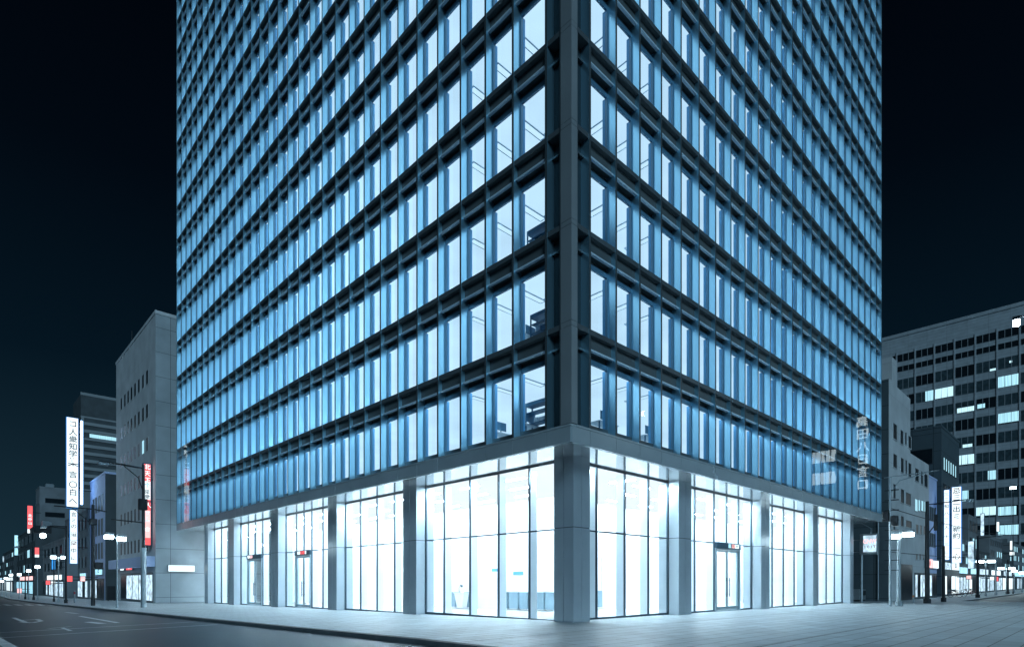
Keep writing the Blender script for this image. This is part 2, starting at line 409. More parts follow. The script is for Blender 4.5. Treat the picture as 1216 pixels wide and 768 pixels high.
for side, us, mp in (('L', uL, mpL), ('R', uR, mpR)):
    n = len(us)-1
    cache = {}
    for k in range(NF):
        for i in range(n):
            wdt = us[i+1]-us[i]
            if k < 5 and i < 10:
                key = (k, round(wdt, 3))
                if key not in cache:
                    mb = {q: MB() for q in KEYS}; bay({q: 0 for q in KEYS}, k, wdt, mp, mb)
                    cache[key] = {q: mb[q].mesh(q, M[KM[q]]) for q in KEYS}
                loc = (0, us[i], 0) if side == 'L' else (us[i], 0, 0)
                root = link('window', cache[key]['frame'], tower, loc)
                for q in KEYS[1:]: link(q, cache[key][q], root)
            else:
                mpo = (lambda u, d, z, o=us[i]: (d, u+o, z)) if side == 'L' else (lambda u, d, z, o=us[i]: (u+o, d, z))
                bay({q: j for j, q in enumerate(KEYS)}, k, wdt, mpo, {q: rest for q in KEYS})
ro = rest.build('window', [M[KM[q]] for q in KEYS], tower); struct(ro, 'stuff')
# corner pilaster with its joint at every floor, the dark recess beside it
b = MB()
zs = [ZK[0]]+[z for z in ZK[1:]]
for z0, z1 in zip(ZK, ZK[1:]):
    b.box(-.03, .32, -.03, .52, z0+.015, z1-.20, 0); b.box(-.03, .32, -.03, .52, z1-.185, z1, 0)
    b.box(-.01, .30, -.01, .50, z0, z0+.015, 1); b.box(-.01, .30, -.01, .50, z1-.20, z1-.185, 1)
b.build('corner_pilaster', [M['pilaster'], M['blackpole']], tower)
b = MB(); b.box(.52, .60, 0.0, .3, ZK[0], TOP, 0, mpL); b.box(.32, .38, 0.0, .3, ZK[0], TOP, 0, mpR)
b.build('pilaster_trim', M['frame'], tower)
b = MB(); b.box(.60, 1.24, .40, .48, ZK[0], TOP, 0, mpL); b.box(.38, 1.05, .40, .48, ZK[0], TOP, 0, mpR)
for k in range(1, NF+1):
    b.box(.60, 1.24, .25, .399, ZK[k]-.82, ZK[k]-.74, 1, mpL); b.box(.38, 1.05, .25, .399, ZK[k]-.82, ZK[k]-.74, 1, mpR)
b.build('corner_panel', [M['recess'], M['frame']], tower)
# rooms behind the glass
def ell(mb, z, d0, d1, m=0):
    mb.quad([(d0, d0, z), (LR-.3, d0, z), (LR-.3, d1, z), (d1, d1, z)], m)
    mb.quad([(d0, d0, z), (d1, d1, z), (d1, LL-.3, z), (d0, LL-.3, z)], m)
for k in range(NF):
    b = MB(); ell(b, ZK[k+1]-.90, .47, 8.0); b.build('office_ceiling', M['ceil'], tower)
    b = MB(); zq = ZK[k+1]-.93
    if k == 0: b.box(.52, .72, 2.0, LL-.6, zq, zq+.02); b.box(2.0, LR-.6, .52, .72, zq, zq+.02)
    else: b.box(7.0, 7.35, 7.36, LL-.6, zq, zq+.02); b.box(7.0, LR-.6, 7.0, 7.35, zq, zq+.02)
    b.build('ceiling_lamp_or_fill', M['fillstrip'] if k else M['fillstrip0'], tower)  # added strips, placed out of sight to brighten rooms and fins
    b = MB(); ell(b, ZK[k]+.15, .49, 8.0); b.build('office_floor', M['infloor'], tower)
b = MB()
b.quad([(8,8,ZK[0]), (LR-.3,8,ZK[0]), (LR-.3,8,TOP), (8,8,TOP)]); b.quad([(8,8,ZK[0]), (8,LL-.3,ZK[0]), (8,LL-.3,TOP), (8,8,TOP)])
b.build('core_wall', M['inwall'], tower)
for k in range(5):                                      # fittings seen on the lowest office ceilings
    zc = ZK[k+1]-.90
    for side, mp in (('L', mpL), ('R', mpR)):
        for j in range(4):
            u = 2.2+j*1.75
            b = MB(); b.box(u-.18, u+.18, 1.3, 2.7, zc-.03, zc-.001, 0, mp); b.box(u-.13, u+.13, 1.36, 2.64, zc-.034, zc-.03, 1, mp)
            b.build('ceiling_lamp_or_fill', [M['fix'], M['fixglow']], tower)
        b = MB(); b.box(2.5, 2.85, 3.4, 3.75, zc-.05, zc-.001, 0, mp); b.build('air_vent', M['fix'], tower)
# shell: end walls, back walls, roof, base slab
b = MB()
b.box(.46, LR-.02, LL-.28, LL, ZK[0], TOP+.02); b.box(LR-.28, LR, .46, LL-.30, ZK[0], TOP+.02)
b.build('end_wall', M['pilaster'], tower)
b = MB(); b.box(-.03, LR, -.03, LL, TOP+.02, TOP+.9); b.build('roof', M['pilaster'], tower)
ZF = 7.0
b = MB()
for us, mp in ((uL, mpL), (uR, mpR)):
    edges = [.012]+us[:-1]+[LL if mp is mpL else LR]
    for a, c in zip(edges, edges[1:]): b.box(a+.014, c-.014, -.02 if mp is mpL else -.021, .14, ZF, ZK[0]-.10, 0, mp)
    b.box(.0, (LL if mp is mpL else LR), -.03, .30, ZK[0]-.088, ZK[0]-.004, 0, mp) if mp is mpL else b.box(.302, LR, -.03, .30, ZK[0]-.088, ZK[0]-.004, 0, mp)
    b.box(.15, (LL if mp is mpL else LR)-.01, .10, .16, ZF+.01, ZK[0]-.01, 1, mp)
b.build('fascia', [M['fascia'], M['blackpole']], tower, bevel=0)
b = MB()                                                   # soffit panels, open joints between
XS = 2.34; YSF = 2.24
us = [.15]+uL; us[-1] = LL-.02
for a, c in zip(us, us[1:]): b.box(max(a, 2.3)+.006 if a > .2 else .17, c-.006, .15, XS, ZF+.02, ZF+.06, 0, mpL) if c > 2.4 else None
us = [.15]+uR; us[-1] = LR-.02
for a, c in zip(us, us[1:]): b.box(max(a, 2.36)+.006, c-.006, .15, YSF, ZF+.021, ZF+.061, 0, mpR) if c > 2.5 else None
b.box(.17, 2.35, .17, 2.29, ZF+.019, ZF+.06)
b.build('soffit', M['soffit'], tower)
b = MB(); b.box(.2, LR-.3, .2, LL-.3, ZF+.3, ZF+.5); b.build('transfer_slab', M['concrete'], tower)

# lobby columns
def column(u0, u1, d0, d1, mp):
    b = MB(); mid = (u0+u1)/2; dm = (d0+d1)/2
    zb = -.75
    for z0, z1 in ((zb, 3.98), (4.01, ZF+.018)):
        for a, c in ((u0, mid-.012), (mid+.012, u1)):
            for e0, e1 in ((d0, dm-.012), (dm+.012, d1)): b.box(a, c, e0, e1, z0, z1, 0, mp)
    b.box(u0+.02, u1-.02, d0+.02, d1-.02, zb, ZF+.01, 1, mp)
    b.build('column', [M['column'], M['blackpole']], tower)
column(1.87, 2.97, 1.46, 2.56, mpR)
CLS = [(12.67, 13.99), (21.97, 23.24), (31.68, 33.10), (41.73, 43.06), (49.2, 50.2)]
CRS = [(10.64, 11.97), (21.01, 22.35), (30.47, 31.46), (39.56, 40.46)]
for a, c in CLS: column(a, c, 1.70, 2.9, mpL)
for a, c in CRS: column(a, c, 1.60, 2.8, mpR)
# storefront bays
ZT = 4.0
def gz(u, side): return g(0, u) if side == 'L' else g(u, 0)
def storefront(side, u0, u1, mulls, door=None):
    mp, D = (mpL, 2.35) if side == 'L' else (mpR, 2.25)
    zb = min(gz(u0, side), gz(u1, side))
    fr = MB()
    edges = [u0]+[m for m in mulls if u0+.2 < m < u1-.2]+[u1]
    for m in edges:
        a, c = m-.028, m+.028
        if m == u0: a, c = m, m+.05
        if m == u1: a, c = m-.05, m
        low = door and door[0]+.05 < m < door[1]-.05
        fr.box(a, c, D-.04, D+.06, ZT+.03 if low else zb-.05, ZF+.01, 0, mp)
    segs = [(u0, u1)] if not door else [(u0, door[0]), (door[1], u1)]
    for a, c in segs: fr.box(a+.051, c-.051, D-.03, D+.05, zb-.05, gz((a+c)/2, side)+.07, 0, mp)
    fr.box(u0+.051, u1-.051, D-.034, D+.052, ZT-.03, ZT+.03, 0, mp)
    fr.box(u0+.051, u1-.051, D-.034, D+.052, ZF-.06, ZF+.012, 0, mp)
    root = fr.build('storefront', M['mull'], tower)
    gl = MB()
    for a, c in zip(edges, edges[1:]):
        if not (door and a > door[0]-.1 and c < door[1]+.1):
            gl.quad([mp(*p) for p in ((a, D, zb), (c, D, zb), (c, D, ZT), (a, D, ZT))])
        gl.quad([mp(*p) for p in ((a, D, ZT), (c, D, ZT), (c, D, ZF), (a, D, ZF))])
    gl.build('glazing', M['lobglass'], root)
    for m in edges[1:-1]:
        low = door and door[0]+.05 < m < door[1]-.05
        f = MB(); f.box(m-.02, m+.02, D+.065, D+.50, ZT+.03 if low else zb, ZF-.1, 0, mp); f.build('glass_fin', M['glassfin'], root)
    if door:
        a, c = door; zg = gz((a+c)/2, side)+.01
        f = MB(); f.box(a, a+.12, D-.12, D+.12, zg-.05, 3.62, 0, mp); f.box(c-.12, c, D-.12, D+.12, zg-.05, 3.62, 0, mp)
        f.box(a, c, D-.12, D+.12, 3.622, 3.70, 0, mp); f.box(a+.122, c-.122, D-.10, D+.10, zg-.05, zg+.03, 0, mp)
        dr = f.build('door', M['doorframe'], tower)
        mid = (a+c)/2
        for s0, s1 in ((a+.13, mid-.01), (mid+.01, c-.13)):
            lf = MB()
            lf.box(s0, s0+.09, D-.03, D+.03, zg+.05, 3.6, 0, mp); lf.box(s1-.09, s1, D-.03, D+.03, zg+.05, 3.6, 0, mp)
            lf.box(s0+.092, s1-.092, D-.03, D+.03, 3.5, 3.6, 0, mp); lf.box(s0+.092, s1-.092, D-.03, D+.03, zg+.05, zg+.24, 0, mp)
            lf.quad([mp(*p) for p in ((s0+.09, D, zg+.2), (s1-.09, D, zg+.2), (s1-.09, D, 3.5), (s0+.09, D, 3.5))], 1)
            lf.build('door_leaf', [M['doorframe'], M['lobglass']], dr)
            hu = s1-.17 if s1 < mid else s0+.17
            h = MB(); h.tube([mp(hu, D-.10, zg+.85), mp(hu, D-.10, zg+2.0)], .028)
            for zq in (zg+1.0, zg+1.85): h.tube([mp(hu, D-.10, zq), mp(hu, D-.02, zq)], .014)
            h.build('handle', M['handle'], dr, smooth=True)
        hs = MB(); hs.box(a, c, D-.16, D-.045, 3.70, 4.06, 0, mp); hd_ = hs.build('header_sign', M['signdark'], dr)
        return door, D, hd_
    return None
storefront('L', 2.56, 12.67, [4.52, 6.63, 8.80, 10.99])
storefront('L', 13.99, 21.97, [15.9, 17.9, 19.95])
dA = storefront('L', 23.24, 31.68, [25.3, 27.1, 28.43, 29.76], (27.1, 29.76))
dB = storefront('L', 33.10, 41.73, [34.8, 36.54, 38.2, 39.89], (36.54, 39.89))
storefront('L', 43.06, 49.2, [45.1, 47.15])
storefront('R', 2.97, 10.64, [4.47, 6.70, 8.78])
dC = storefront('R', 11.97, 21.01, [13.53, 15.85, 17.48, 19.12], (15.85, 19.12))
storefront('R', 22.35, 30.47, [24.4, 26.4, 28.45])
storefront('R', 31.46, 39.56, [33.5, 35.5, 37.55])
for (dr, D, hs), side in ((dA, 'L'), (dB, 'L'), (dC, 'R')):
    a, c = dr; mp = mpL if side == 'L' else mpR; wd = c-a
    # lit tiles on the header: on the left face the +u end is to the viewer's left
    tiles = ([(.62, .80, 'white_glow'), (.34, .60, 'red_glow'), (.22, .30, 'white_glow')] if dr is dA[0] else
             [(.80, .93, 'white_glow'), (.58, .78, 'pink_glow')] if side == 'L' else
             [(.47, .58, 'cyan_glow'), (.61, .72, 'pink_glow'), (.74, .90, 'white_glow')])
    for q0, q1, mm in tiles:
        b = MB(); b.box(a+wd*q0, a+wd*q1, D-.172, D-.162, 3.76, 4.0, 0, mp); b.build('lit_tile', M[mm], hs)
text('口 II', .2, M['redink'], (17.85, 2.25-.176, 3.88), '-y', dC[2], wide=1.1); text('IID', .17, M['signdark'], (18.53, 2.25-.176, 3.88), '-y', dC[2])
text('合 囗', .2, M['signdark'], (2.35-.176, 28.35, 3.88), '-x', dA[2]); text('中', .2, M['signdark'], (2.35-.176, 38.8, 3.88), '-x', dB[2])
# lobby room
b = MB()
def ramp(mb, x0, x1, y0, y1, z, m=0):
    mb.quad([(x0, y0, g(x0, y0)+z), (x1, y0, g(x1, y0)+z), (x1, y1, g(x1, y1)+z), (x0, y1, g(x0, y1)+z)], m)
for a, c in ((2.26, 10), (10, 25), (25, 40.4)): ramp(b, a, c, 2.26, 10, .006)
for a, c in ((10, 25), (25, 40), (40, 50.2)): ramp(b, 2.36, 10, a, c, .006)
b.build('lobby_floor', M['lobfloor'], tower)
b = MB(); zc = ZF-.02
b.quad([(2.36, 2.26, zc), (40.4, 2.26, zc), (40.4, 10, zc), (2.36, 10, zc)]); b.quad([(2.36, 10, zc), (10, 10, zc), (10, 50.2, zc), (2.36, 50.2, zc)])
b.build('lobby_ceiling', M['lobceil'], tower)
b = MB()
b.box(10, 40.6, 10, 10.2, -1, ZF); b.box(10, 10.2, 10.21, 50.4, -1, ZF)
b.box(40.4, 40.6, 2.3, 9.99, -1, ZF); b.box(1.72, 2.9, 50.2, 50.4, -1, ZF)
b.build('lobby_wall', M['lobwall'], tower)
b = MB(); b.quad([(2.9, 50.3, -1), (10.2, 50.3, -1), (10.2, 50.3, ZF), (2.9, 50.3, ZF)]); b.build('glazing', M['lobglass'], tower)  # unseen end, glazed instead of walled so lobby light reaches the gable
for side, mp, n in (('L', mpL, 13), ('R', mpR, 10)):
    for j in range(n):
        for q, d in enumerate((4.0, 6.2, 8.4)):
            u = 3.6+j*3.6+(q % 2)*1.8
            if side == 'R' and u < 10.2: continue
            b = MB(); b.box(u-.75, u+.75, d-.07, d+.07, zc-.05, zc-.004, 0, mp); b.build('strip_light', M['lobstrip'], tower)
b = MB()                                                    # inner door and its surround in the lobby wall
for (y0, y1) in ((17.5, 19.6),):
    zg = g(0, y0)+.01
    b.box(9.93, 9.998, y0-.12, y0, zg, 3.2); b.box(9.93, 9.998, y1, y1+.12, zg, 3.2); b.box(9.90, 9.998, y0-.2, y1+.2, 3.202, 3.36)
    b.box(9.96, 9.997, y0+.01, (y0+y1)/2-.01, zg, 3.19, 1); b.box(9.96, 9.997, (y0+y1)/2+.01, y1-.01, zg, 3.19, 1)
b.build('lobby_door', [M['glassfin'], M['lobwall']], tower)
b = MB(); x0, x1 = 13.2, 15.0; zg = g(x0, 0)+.01
b.box(x0-.12, x0, 9.93, 9.998, zg, 3.3); b.box(x1, x1+.12, 9.93, 9.998, zg, 3.3); b.box(x0-.2, x1+.2, 9.90, 9.998, 3.302, 3.46); b.box(x0+.01, x1-.01, 9.96, 9.997, zg, 3.29, 1)
b.build('lobby_door', [M['glassfin'], M['lobwall']], tower)
# lobby things
def wall_sign(y0, y1, z0, z1, lab):
    b = MB(); b.box(9.94, 9.985, y0, y1, z0, z1); tag(b.build('wall_sign', M['blue_sign'], None, bevel=.004), lab, 'sign', 'blue signs in the lobby')
M['blue_sign'] = paint('blue_plate', (.10, .32, .55), .4, 0, .05)
y0 = hx(621, 9.95); y1 = hx(609.5, 9.95); wall_sign(y0, y1, zz(682, 9.95, y0), zz(678, 9.95, y0), 'thin blue plate on the lobby wall above the grey panels, nearer the corner column')
y0 = hx(594, 9.95); y1 = hx(584, 9.95); wall_sign(y0, y1, zz(678, 9.95, y0), zz(674.5, 9.95, y0), 'thin blue plate on the lobby wall beside the white inner door')
pk = 0
for px0, px1 in ((532.5, 540.5), (551, 557.5), (591.5, 602), (604, 614.8), (616.5, 626), (634, 645), (647.5, 658)):
    a = hx(px1, 9.3); c = hx(px0, 9.3); zg = g(0, a)+.012
    where = ['left of the white counter', 'right of the white counter', 'beside the white inner door', 'second from the white inner door', 'third from the white inner door', 'second from the corner column', 'beside the corner column'][pk]; pk += 1
    t = thing('cabinet', 'low grey blue cabinet standing along the lobby wall, %s' % where, 'cabinet', (9.3, a, zg), 0, 'grey cabinets along the lobby wall')
    b = MB(); b.box(.0, .42, .0, c-a, .06, 1.12); b.build('carcass', M['cab'], t, bevel=.012)
    b = MB(); b.box(.03, .40, .03, c-a-.03, 0, .06); b.build('plinth', M['lobwall'], t)
    b = MB(); b.box(-.03, .44, -.02, c-a+.02, 1.122, 1.15); b.build('worktop', M['lobwall'], t)
a = hy(715.5, 9.4); zg = g(a, 0)+.012
t = thing('cabinet', 'low grey blue cabinet just right of the corner column against the far lobby wall', 'cabinet', (a-1.3, 9.4, zg), 0, 'grey cabinets along the lobby wall')
b = MB(); b.box(0, 1.3, 0, .42, .06, 1.15); b.build('carcass', M['cab'], t, bevel=.012); b = MB(); b.box(.03, 1.27, .03, .4, 0, .06); b.build('plinth', M['lobwall'], t)
a = hx(550.5, 8.9); c = hx(541, 8.9); zg = g(0, a)+.012
t = thing('counter', 'white reception counter flaring upwards between the grey cabinets', 'counter', (8.9, a, zg))
b = MB(); L = c-a
b.quad([(0,.15,0),(.5,.15,0),(.5,L-.15,0),(0,L-.15,0)]); b.quad([(-.05,-.1,1.05),(.5,-.1,1.05),(.5,L+.1,1.05),(-.05,L+.1,1.05)])
lo = [(0,.15,0),(.5,.15,0),(.5,L-.15,0),(0,L-.15,0)]; hi = [(-.05,-.1,1.05),(.5,-.1,1.05),(.5,L+.1,1.05),(-.05,L+.1,1.05)]
for k in range(4): b.quad([lo[k], lo[(k+1) % 4], hi[(k+1) % 4], hi[k]])
b.build('counter_body', M['lobwall'], t); b = MB(); b.box(-.1, .55, -.15, L+.15, 1.052, 1.09); b.build('counter_top', M['lobwall'], t)
t = thing('desk_lamp', 'small bent desk lamp standing on the white reception counter', 'lamp', (9.1, a+L*.8, zg+1.092))
b = MB(); b.tube([(0,0,0),(0,0,.03)], .09); b.build('base', M['handle'], t); b = MB(); b.tube([(0,0,.03),(0,.05,.3),(0,-.12,.5)], .018); b.build('stem', M['handle'], t)
b = MB(); b.tube([(0,-.1,.52),(0,-.28,.44)], .05, r2=.09); b.build('lamp_shade', M['handle'], t)

# things in the office windows next to the corner
def rack(label, x, y, z, L, H, along='y'):
    t = thing('storage_rack', label, 'rack', (x, y, z), 0 if along == 'y' else -math.pi/2, 'racks in the office windows')
    b = MB()
    for u in (0, L-.05): b.box(0, .05, u, u+.05, 0, H); b.box(.40, .45, u, u+.05, 0, H)
    b.build('frame', M['furn'], t)
    for zq in (.35, .75, H-.30): 
        b = MB(); b.box(0, .45, .051, L-.051, zq, zq+.03); b.build('shelf', M['furn'], t)
    b = MB(); b.box(.0, .45, .0, L, H+.001, H+.16); b.build('top_panel', M['furn'], t)
    b = MB(); rr = random.Random(L*7+z)
    u = .1
    while u < L-.35:
        ww = rr.uniform(.12, .3); b.box(.05, .38, u, u+ww, .782, .78+rr.uniform(.15, .32), rr.choice([0, 1])); b.box(.05, .38, u, u+ww*.8, .382, .38+rr.uniform(.15, .3), rr.choice([0, 1])); u += ww+rr.uniform(.02, .15)
    b.build('boxes', [M['furn'], M['furnpale']], t)
rack('long blue storage rack behind the lowest office window left of the corner', 1.35, 1.5, ZK[0]+.15, 2.3, 1.55)
rack('blue storage rack behind the second office storey window left of the corner', 1.35, 1.5, ZK[1]+.15, 2.0, 1.45)
rack('dark blue cabinet top in the third office storey window left of the corner', 1.35, 1.5, ZK[2]+.15, 2.2, 1.35)
def desk(label, x, y, z, rz):
    t = thing('office_desk', label, 'desk', (x, y, z), rz, 'desks in the office windows')
    b = MB(); b.box(0, 1.4, 0, .7, .72, .75); b.build('desktop', M['furnpale'], t)
    for u, v in ((.05,.05),(1.3,.05),(.05,.6),(1.3,.6)): b = MB(); b.box(u, u+.05, v, v+.05, 0, .72); b.build('leg', M['furn'], t)
    m = thing('monitor', label.replace('white desk', 'dark monitor').replace('office floor','office storey'), 'monitor', (0,0,0), 0, 'monitors in the office windows')
    m.location = (x+.7*math.cos(rz)-.3*math.sin(rz), y+.7*math.sin(rz)+.3*math.cos(rz), z+.751); m.rotation_euler = (0,0,rz)
    b = MB(); b.box(-.12, .12, -.09, .09, 0, .015); b.box(-.02, .02, -.02, .02, .016, .30); b.build('stand', M['furn'], m)
    b = MB(); b.box(-.31, .31, -.045, -.02, .16, .55); b.build('screen', M['furn'], m, bevel=.006)
desk('white desk behind the second window left of the corner on the lowest office floor', .95, 3.5, ZK[0]+.15, math.pi/2*0)
desk('white desk behind the third window left of the corner on the lowest office floor', .95, 5.4, ZK[0]+.15, 0)
desk('white desk behind the second window left of the corner on the second office floor', .95, 3.5, ZK[1]+.15, 0)
desk('white desk behind the second window right of the corner on the lowest office floor', 3.0, .95, ZK[0]+.15, 0)
desk('white desk behind the fourth window right of the corner on the lowest office floor', 6.5, .95, ZK[0]+.15, 0)
desk('white desk behind the first window right of the corner on the third office floor', 1.3, .95, ZK[2]+.15, 0)

# ------------------------------------------------------------------ neighbouring buildings
def roof_units(t, x0, y0, z, specs):
    for (u, v, lx_, ly_, lz_) in specs:
        b = MB(); b.box(u, u+lx_, v, v+ly_, z, z+lz_); b.box(u+.1, u+lx_-.1, v+.1, v+ly_-.1, z+lz_+.001, z+lz_+.15); b.build('rooftop_unit', M['steel'], t)
def put_windows(root, facing, plane, rects, mat=lambda i: 'windark', proud=.03, frame='concrete', fd=.07, split=1, part=None):
    "each rect is u0,u1,z0,z1 on a wall; facing '-x' (plane x, u=y) or '-y' (plane y, u=x). World coordinates."
    L = root.location
    for i, (u0, u1, z0, z1) in enumerate(rects):
        mp = (lambda u, d, z: (plane+d-L.x, u-L.y, z-L.z)) if facing == '-x' else (lambda u, d, z: (u-L.x, plane+d-L.y, z-L.z))
        f = MB(); t = .06
        f.box(u0-t, u1+t, -fd, .0, z1, z1+t, 0, mp); f.box(u0-t, u1+t, -fd-.015, .0, z0-t, z0, 0, mp); f.box(u0-t, u0, -fd, .0, z0+.001, z1-.001, 0, mp); f.box(u1, u1+t, -fd, .0, z0+.001, z1-.001, 0, mp)
        for q in range(1, split): uu = u0+(u1-u0)*q/split; f.box(uu-.05, uu+.05, -.055, -.0, z0+.001, z1-.001, 0, mp)
        o = f.build('window', M[frame], root)
        if part and part(i):
            a0, a1, h0, h1, mm = part(i); lb = MB(); lb.box(u0+(u1-u0)*a0, u0+(u1-u0)*a1, -.042, -proud-.001, z0+(z1-z0)*h0+.01, z0+(z1-z0)*h1-.01, 0, mp); lb.build('lit_blind', M[mm], o)
        p = MB(); p.box(u0+.002, u1-.002, -proud, .0, z0+.002, z1-.002, 0, mp); p.build('pane', M[mat(i)], o)
def shopfront(root, facing, plane, u0, u1, zg, h, glow_m='soft_glow', n=3, door=True):
    L = root.location
    mp = (lambda u, d, z: (plane+d-L.x, u-L.y, z-L.z)) if facing == '-x' else (lambda u, d, z: (u-L.x, plane+d-L.y, z-L.z))
    f = MB(); step = (u1-u0)/n
    for i in range(n+1): f.box(u0+i*step-.05, u0+i*step+.05, -.08, 0, zg, zg+h, 0, mp)
    for i in range(n): f.box(u0+i*step+.052, u0+(i+1)*step-.052, -.07, 0, zg+h-.25, zg+h, 0, mp); f.box(u0+i*step+.052, u0+(i+1)*step-.052, -.07, 0, zg, zg+.25, 0, mp)
    o = f.build('shop_front', M['frame'], root)
    rr = random.Random(u0)
    for i in range(n):
        p = MB(); p.box(u0+i*step+.052, u0+(i+1)*step-.052, -.04, 0, zg+.252, zg+h-.252, 0, mp)
        p.build('shop_window', M[glow_m if rr.random() < .8 else 'windark'], o)
def signboard(root, facing, plane, u0, u1, z0, z1, m, label, cat='sign', body=None, ink='ink', group='shop sign boards'):
    t = thing('shop_sign', label, cat, ((plane, u0, z0) if facing == '-x' else (u0, plane, z0)), 0, group)
    mp = (lambda u, d, z: (d, u, z)) if facing == '-x' else (lambda u, d, z: (u, d, z))
    b = MB(); b.box(0, u1-u0, -.22, -.002, 0, z1-z0, 0, mp); b.build('box', M['steel'], t)
    b = MB(); b.box(.04, u1-u0-.04, -.235, -.222, .04, z1-z0-.04, 0, mp); b.build('face', M[m], t)
    if body:
        text(body, (z1-z0)*.62, M[ink], (mp((u1-u0)/2, -.245, (z1-z0)/2)), facing, t)
    return t
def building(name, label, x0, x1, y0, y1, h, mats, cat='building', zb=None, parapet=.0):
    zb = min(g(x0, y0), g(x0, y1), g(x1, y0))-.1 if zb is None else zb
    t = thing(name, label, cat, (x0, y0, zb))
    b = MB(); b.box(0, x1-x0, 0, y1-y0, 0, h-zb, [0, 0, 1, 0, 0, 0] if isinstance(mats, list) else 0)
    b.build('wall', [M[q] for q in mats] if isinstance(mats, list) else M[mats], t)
    if parapet:
        b = MB(); p = .25
        b.box(-.06, x1-x0+.06, -.06, p, h-zb+.001, h-zb+parapet); b.box(-.06, x1-x0+.06, y1-y0-p, y1-y0+.06, h-zb+.001, h-zb+parapet)
        b.box(-.06, p, p+.001, y1-y0-p-.001, h-zb+.001, h-zb+parapet); b.box(x1-x0-p, x1-x0+.06, p+.001, y1-y0-p-.001, h-zb+.001, h-zb+parapet)
        b.build('parapet', M[mats[0] if isinstance(mats, list) else mats], t)
    return t
LX = -1.4
# --- left: pale building with slot windows next to the tower
y0 = 56.0; y1 = hx(138, LX); xw = LX
H = zz(372, LX, y0)
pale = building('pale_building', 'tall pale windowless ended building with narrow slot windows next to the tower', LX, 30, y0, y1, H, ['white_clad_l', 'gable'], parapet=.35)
ra = []
wys = [hx(p, LX) for p in (174.7, 169.9, 165.0, 160.5, 156.3, 152.3, 148.4, 144.2)]
zr = [zz(py, LX, wys[0]) for py in (440, 480.0, 519.5, 559.0)]; hh = zr[0]-zz(456, LX, wys[0])
for z in zr+[2*zr[3]-zr[2], 3*zr[3]-2*zr[2]]:
    for yv in wys: ra.append((yv-.48, yv+.42, z-hh, z))
put_windows(pale, '-x', LX, ra, lambda i: 'winlit' if i in (17,) else 'windark', .012, 'white_clad_l', .016)
roof_units(pale, 0, 0, H-pale.location.z+.001, [(4, 9, 3, 4, 2.2), (12, 3, 4, 3, 1.6)])
b = MB(); b.tube([(1.5, 19, H-pale.location.z), (1.5, 19, H-pale.location.z+4.5)], .05, n=6); b.build('antenna', M['blackpole'], pale)
shopfront(pale, '-x', LX, y0+1.0, y1-3.2, g(LX, 60), 3.3, 'soft_glow', 5)
b = MB(); L = pale.location; b.box(-.9, 0, .3, y1-y0-.3, 3.9-L.z+g(LX, 60), 5.0-L.z+g(LX, 60)); b.build('canopy', M['bluewall'], pale)
signboard(pale, '-x', LX, 66.0, 69.2, 3.05, 3.75, 'red_glow', 'red lit shop sign on the pale building above the dark doorway', body='合田', ink='white_glow')
signboard(pale, '-x', LX, 70.5, 72.6, 3.05, 3.75, 'white_glow', 'white lit shop sign on the pale building beside the red one', body='里', ink='ink')
# lit white box on the gable
x0 = hy(199, 55.9); x1 = hy(232, 55.9); z0 = zz(678.6, (x0+x1)/2, 55.9); z1 = zz(670.5, (x0+x1)/2, 55.9)
t = thing('wall_light', 'long white lit box fixed to the pale gable beside the lobby', 'light', (x0, 56, z0))
b = MB(); b.box(0, x1-x0, -.25, -.003, 0, z1-z0); b.build('housing', M['steel'], t); b = MB(); b.box(.05, x1-x0-.12, -.265, -.252, .04, z1-z0-.04); b.build('lens', M['white_glow'], t)
# red blade sign on the pale building
def blade(label, facing, plane, u0, u1, z0, z1, back='signdark', name='blade_sign', group='lit blade signs', thick=.35):
    loc = (u0, plane, z0) if facing == '-y' else (plane, u0, z0)
    t = thing(name, label, 'sign', loc, 0, group)
    mp = (lambda u, d, z: (u, d, z)) if facing == '-y' else (lambda u, d, z: (d, u, z))
    b = MB(); b.box(0, u1-u0, 0, thick, 0, z1-z0, 0, mp); b.build('box', M[back], t, bevel=.02)
    return t, mp
def arms(t, mp, u0, u1, zs):
    for q in zs: b = MB(); b.box(u0, u1, .1, .2, q, q+.1, 0, mp); b.build('bracket', M['blackpole'], t)
def face(t, mp, u0, u1, z0, z1, m, d=-.012, name='face'):
    b = MB(); b.box(u0, u1, d, d+.01, z0, z1, 0, mp); return b.build(name, M[m], t)
py = 57.2; Xr0 = hy(169.4, py); Xr1 = hy(180.3, py)
z0 = zz(648, (Xr0+Xr1)/2, py); z1 = zz(549.5, (Xr0+Xr1)/2, py); wd = Xr1-Xr0; hh = z1-z0
t, mp = blade('tall red and white lit blade sign on the corner of the pale building', '-y', py, Xr0, Xr1, z0, z1)
face(t, mp, .12, wd-.12, hh*.545, hh-.12, 'red_glow'); face(t, mp, .12, wd-.12, .12, hh*.53, 'red_glow')
face(t, mp, .14, wd-.14, hh*.56, hh*.78, 'white_glow', -.024, 'white_panel'); face(t, mp, .14, wd-.14, hh*.10, hh*.43, 'pink_glow', -.024, 'white_panel')
text('北天下', wd*.72, M['white_glow'], (wd*.5, -.03, hh*.87), '-y', t, vertical=True)
text('个', wd*.62, M['blue_glow'], (wd*.5, -.03, hh*.73), '-y', t); text('梁衆', wd*.6, M['ink'], (wd*.5, -.03, hh*.62), '-y', t, vertical=True, gap=1.0)
text('人', wd*.7, M['white_glow'], (wd*.6, -.03, hh*.49), '-y', t); text('至集', wd*.62, M['cyan_glow'], (wd*.5, -.03, hh*.35), '-y', t, vertical=True); text('合', wd*.6, M['white_glow'], (wd*.5, -.03, hh*.2), '-y', t)
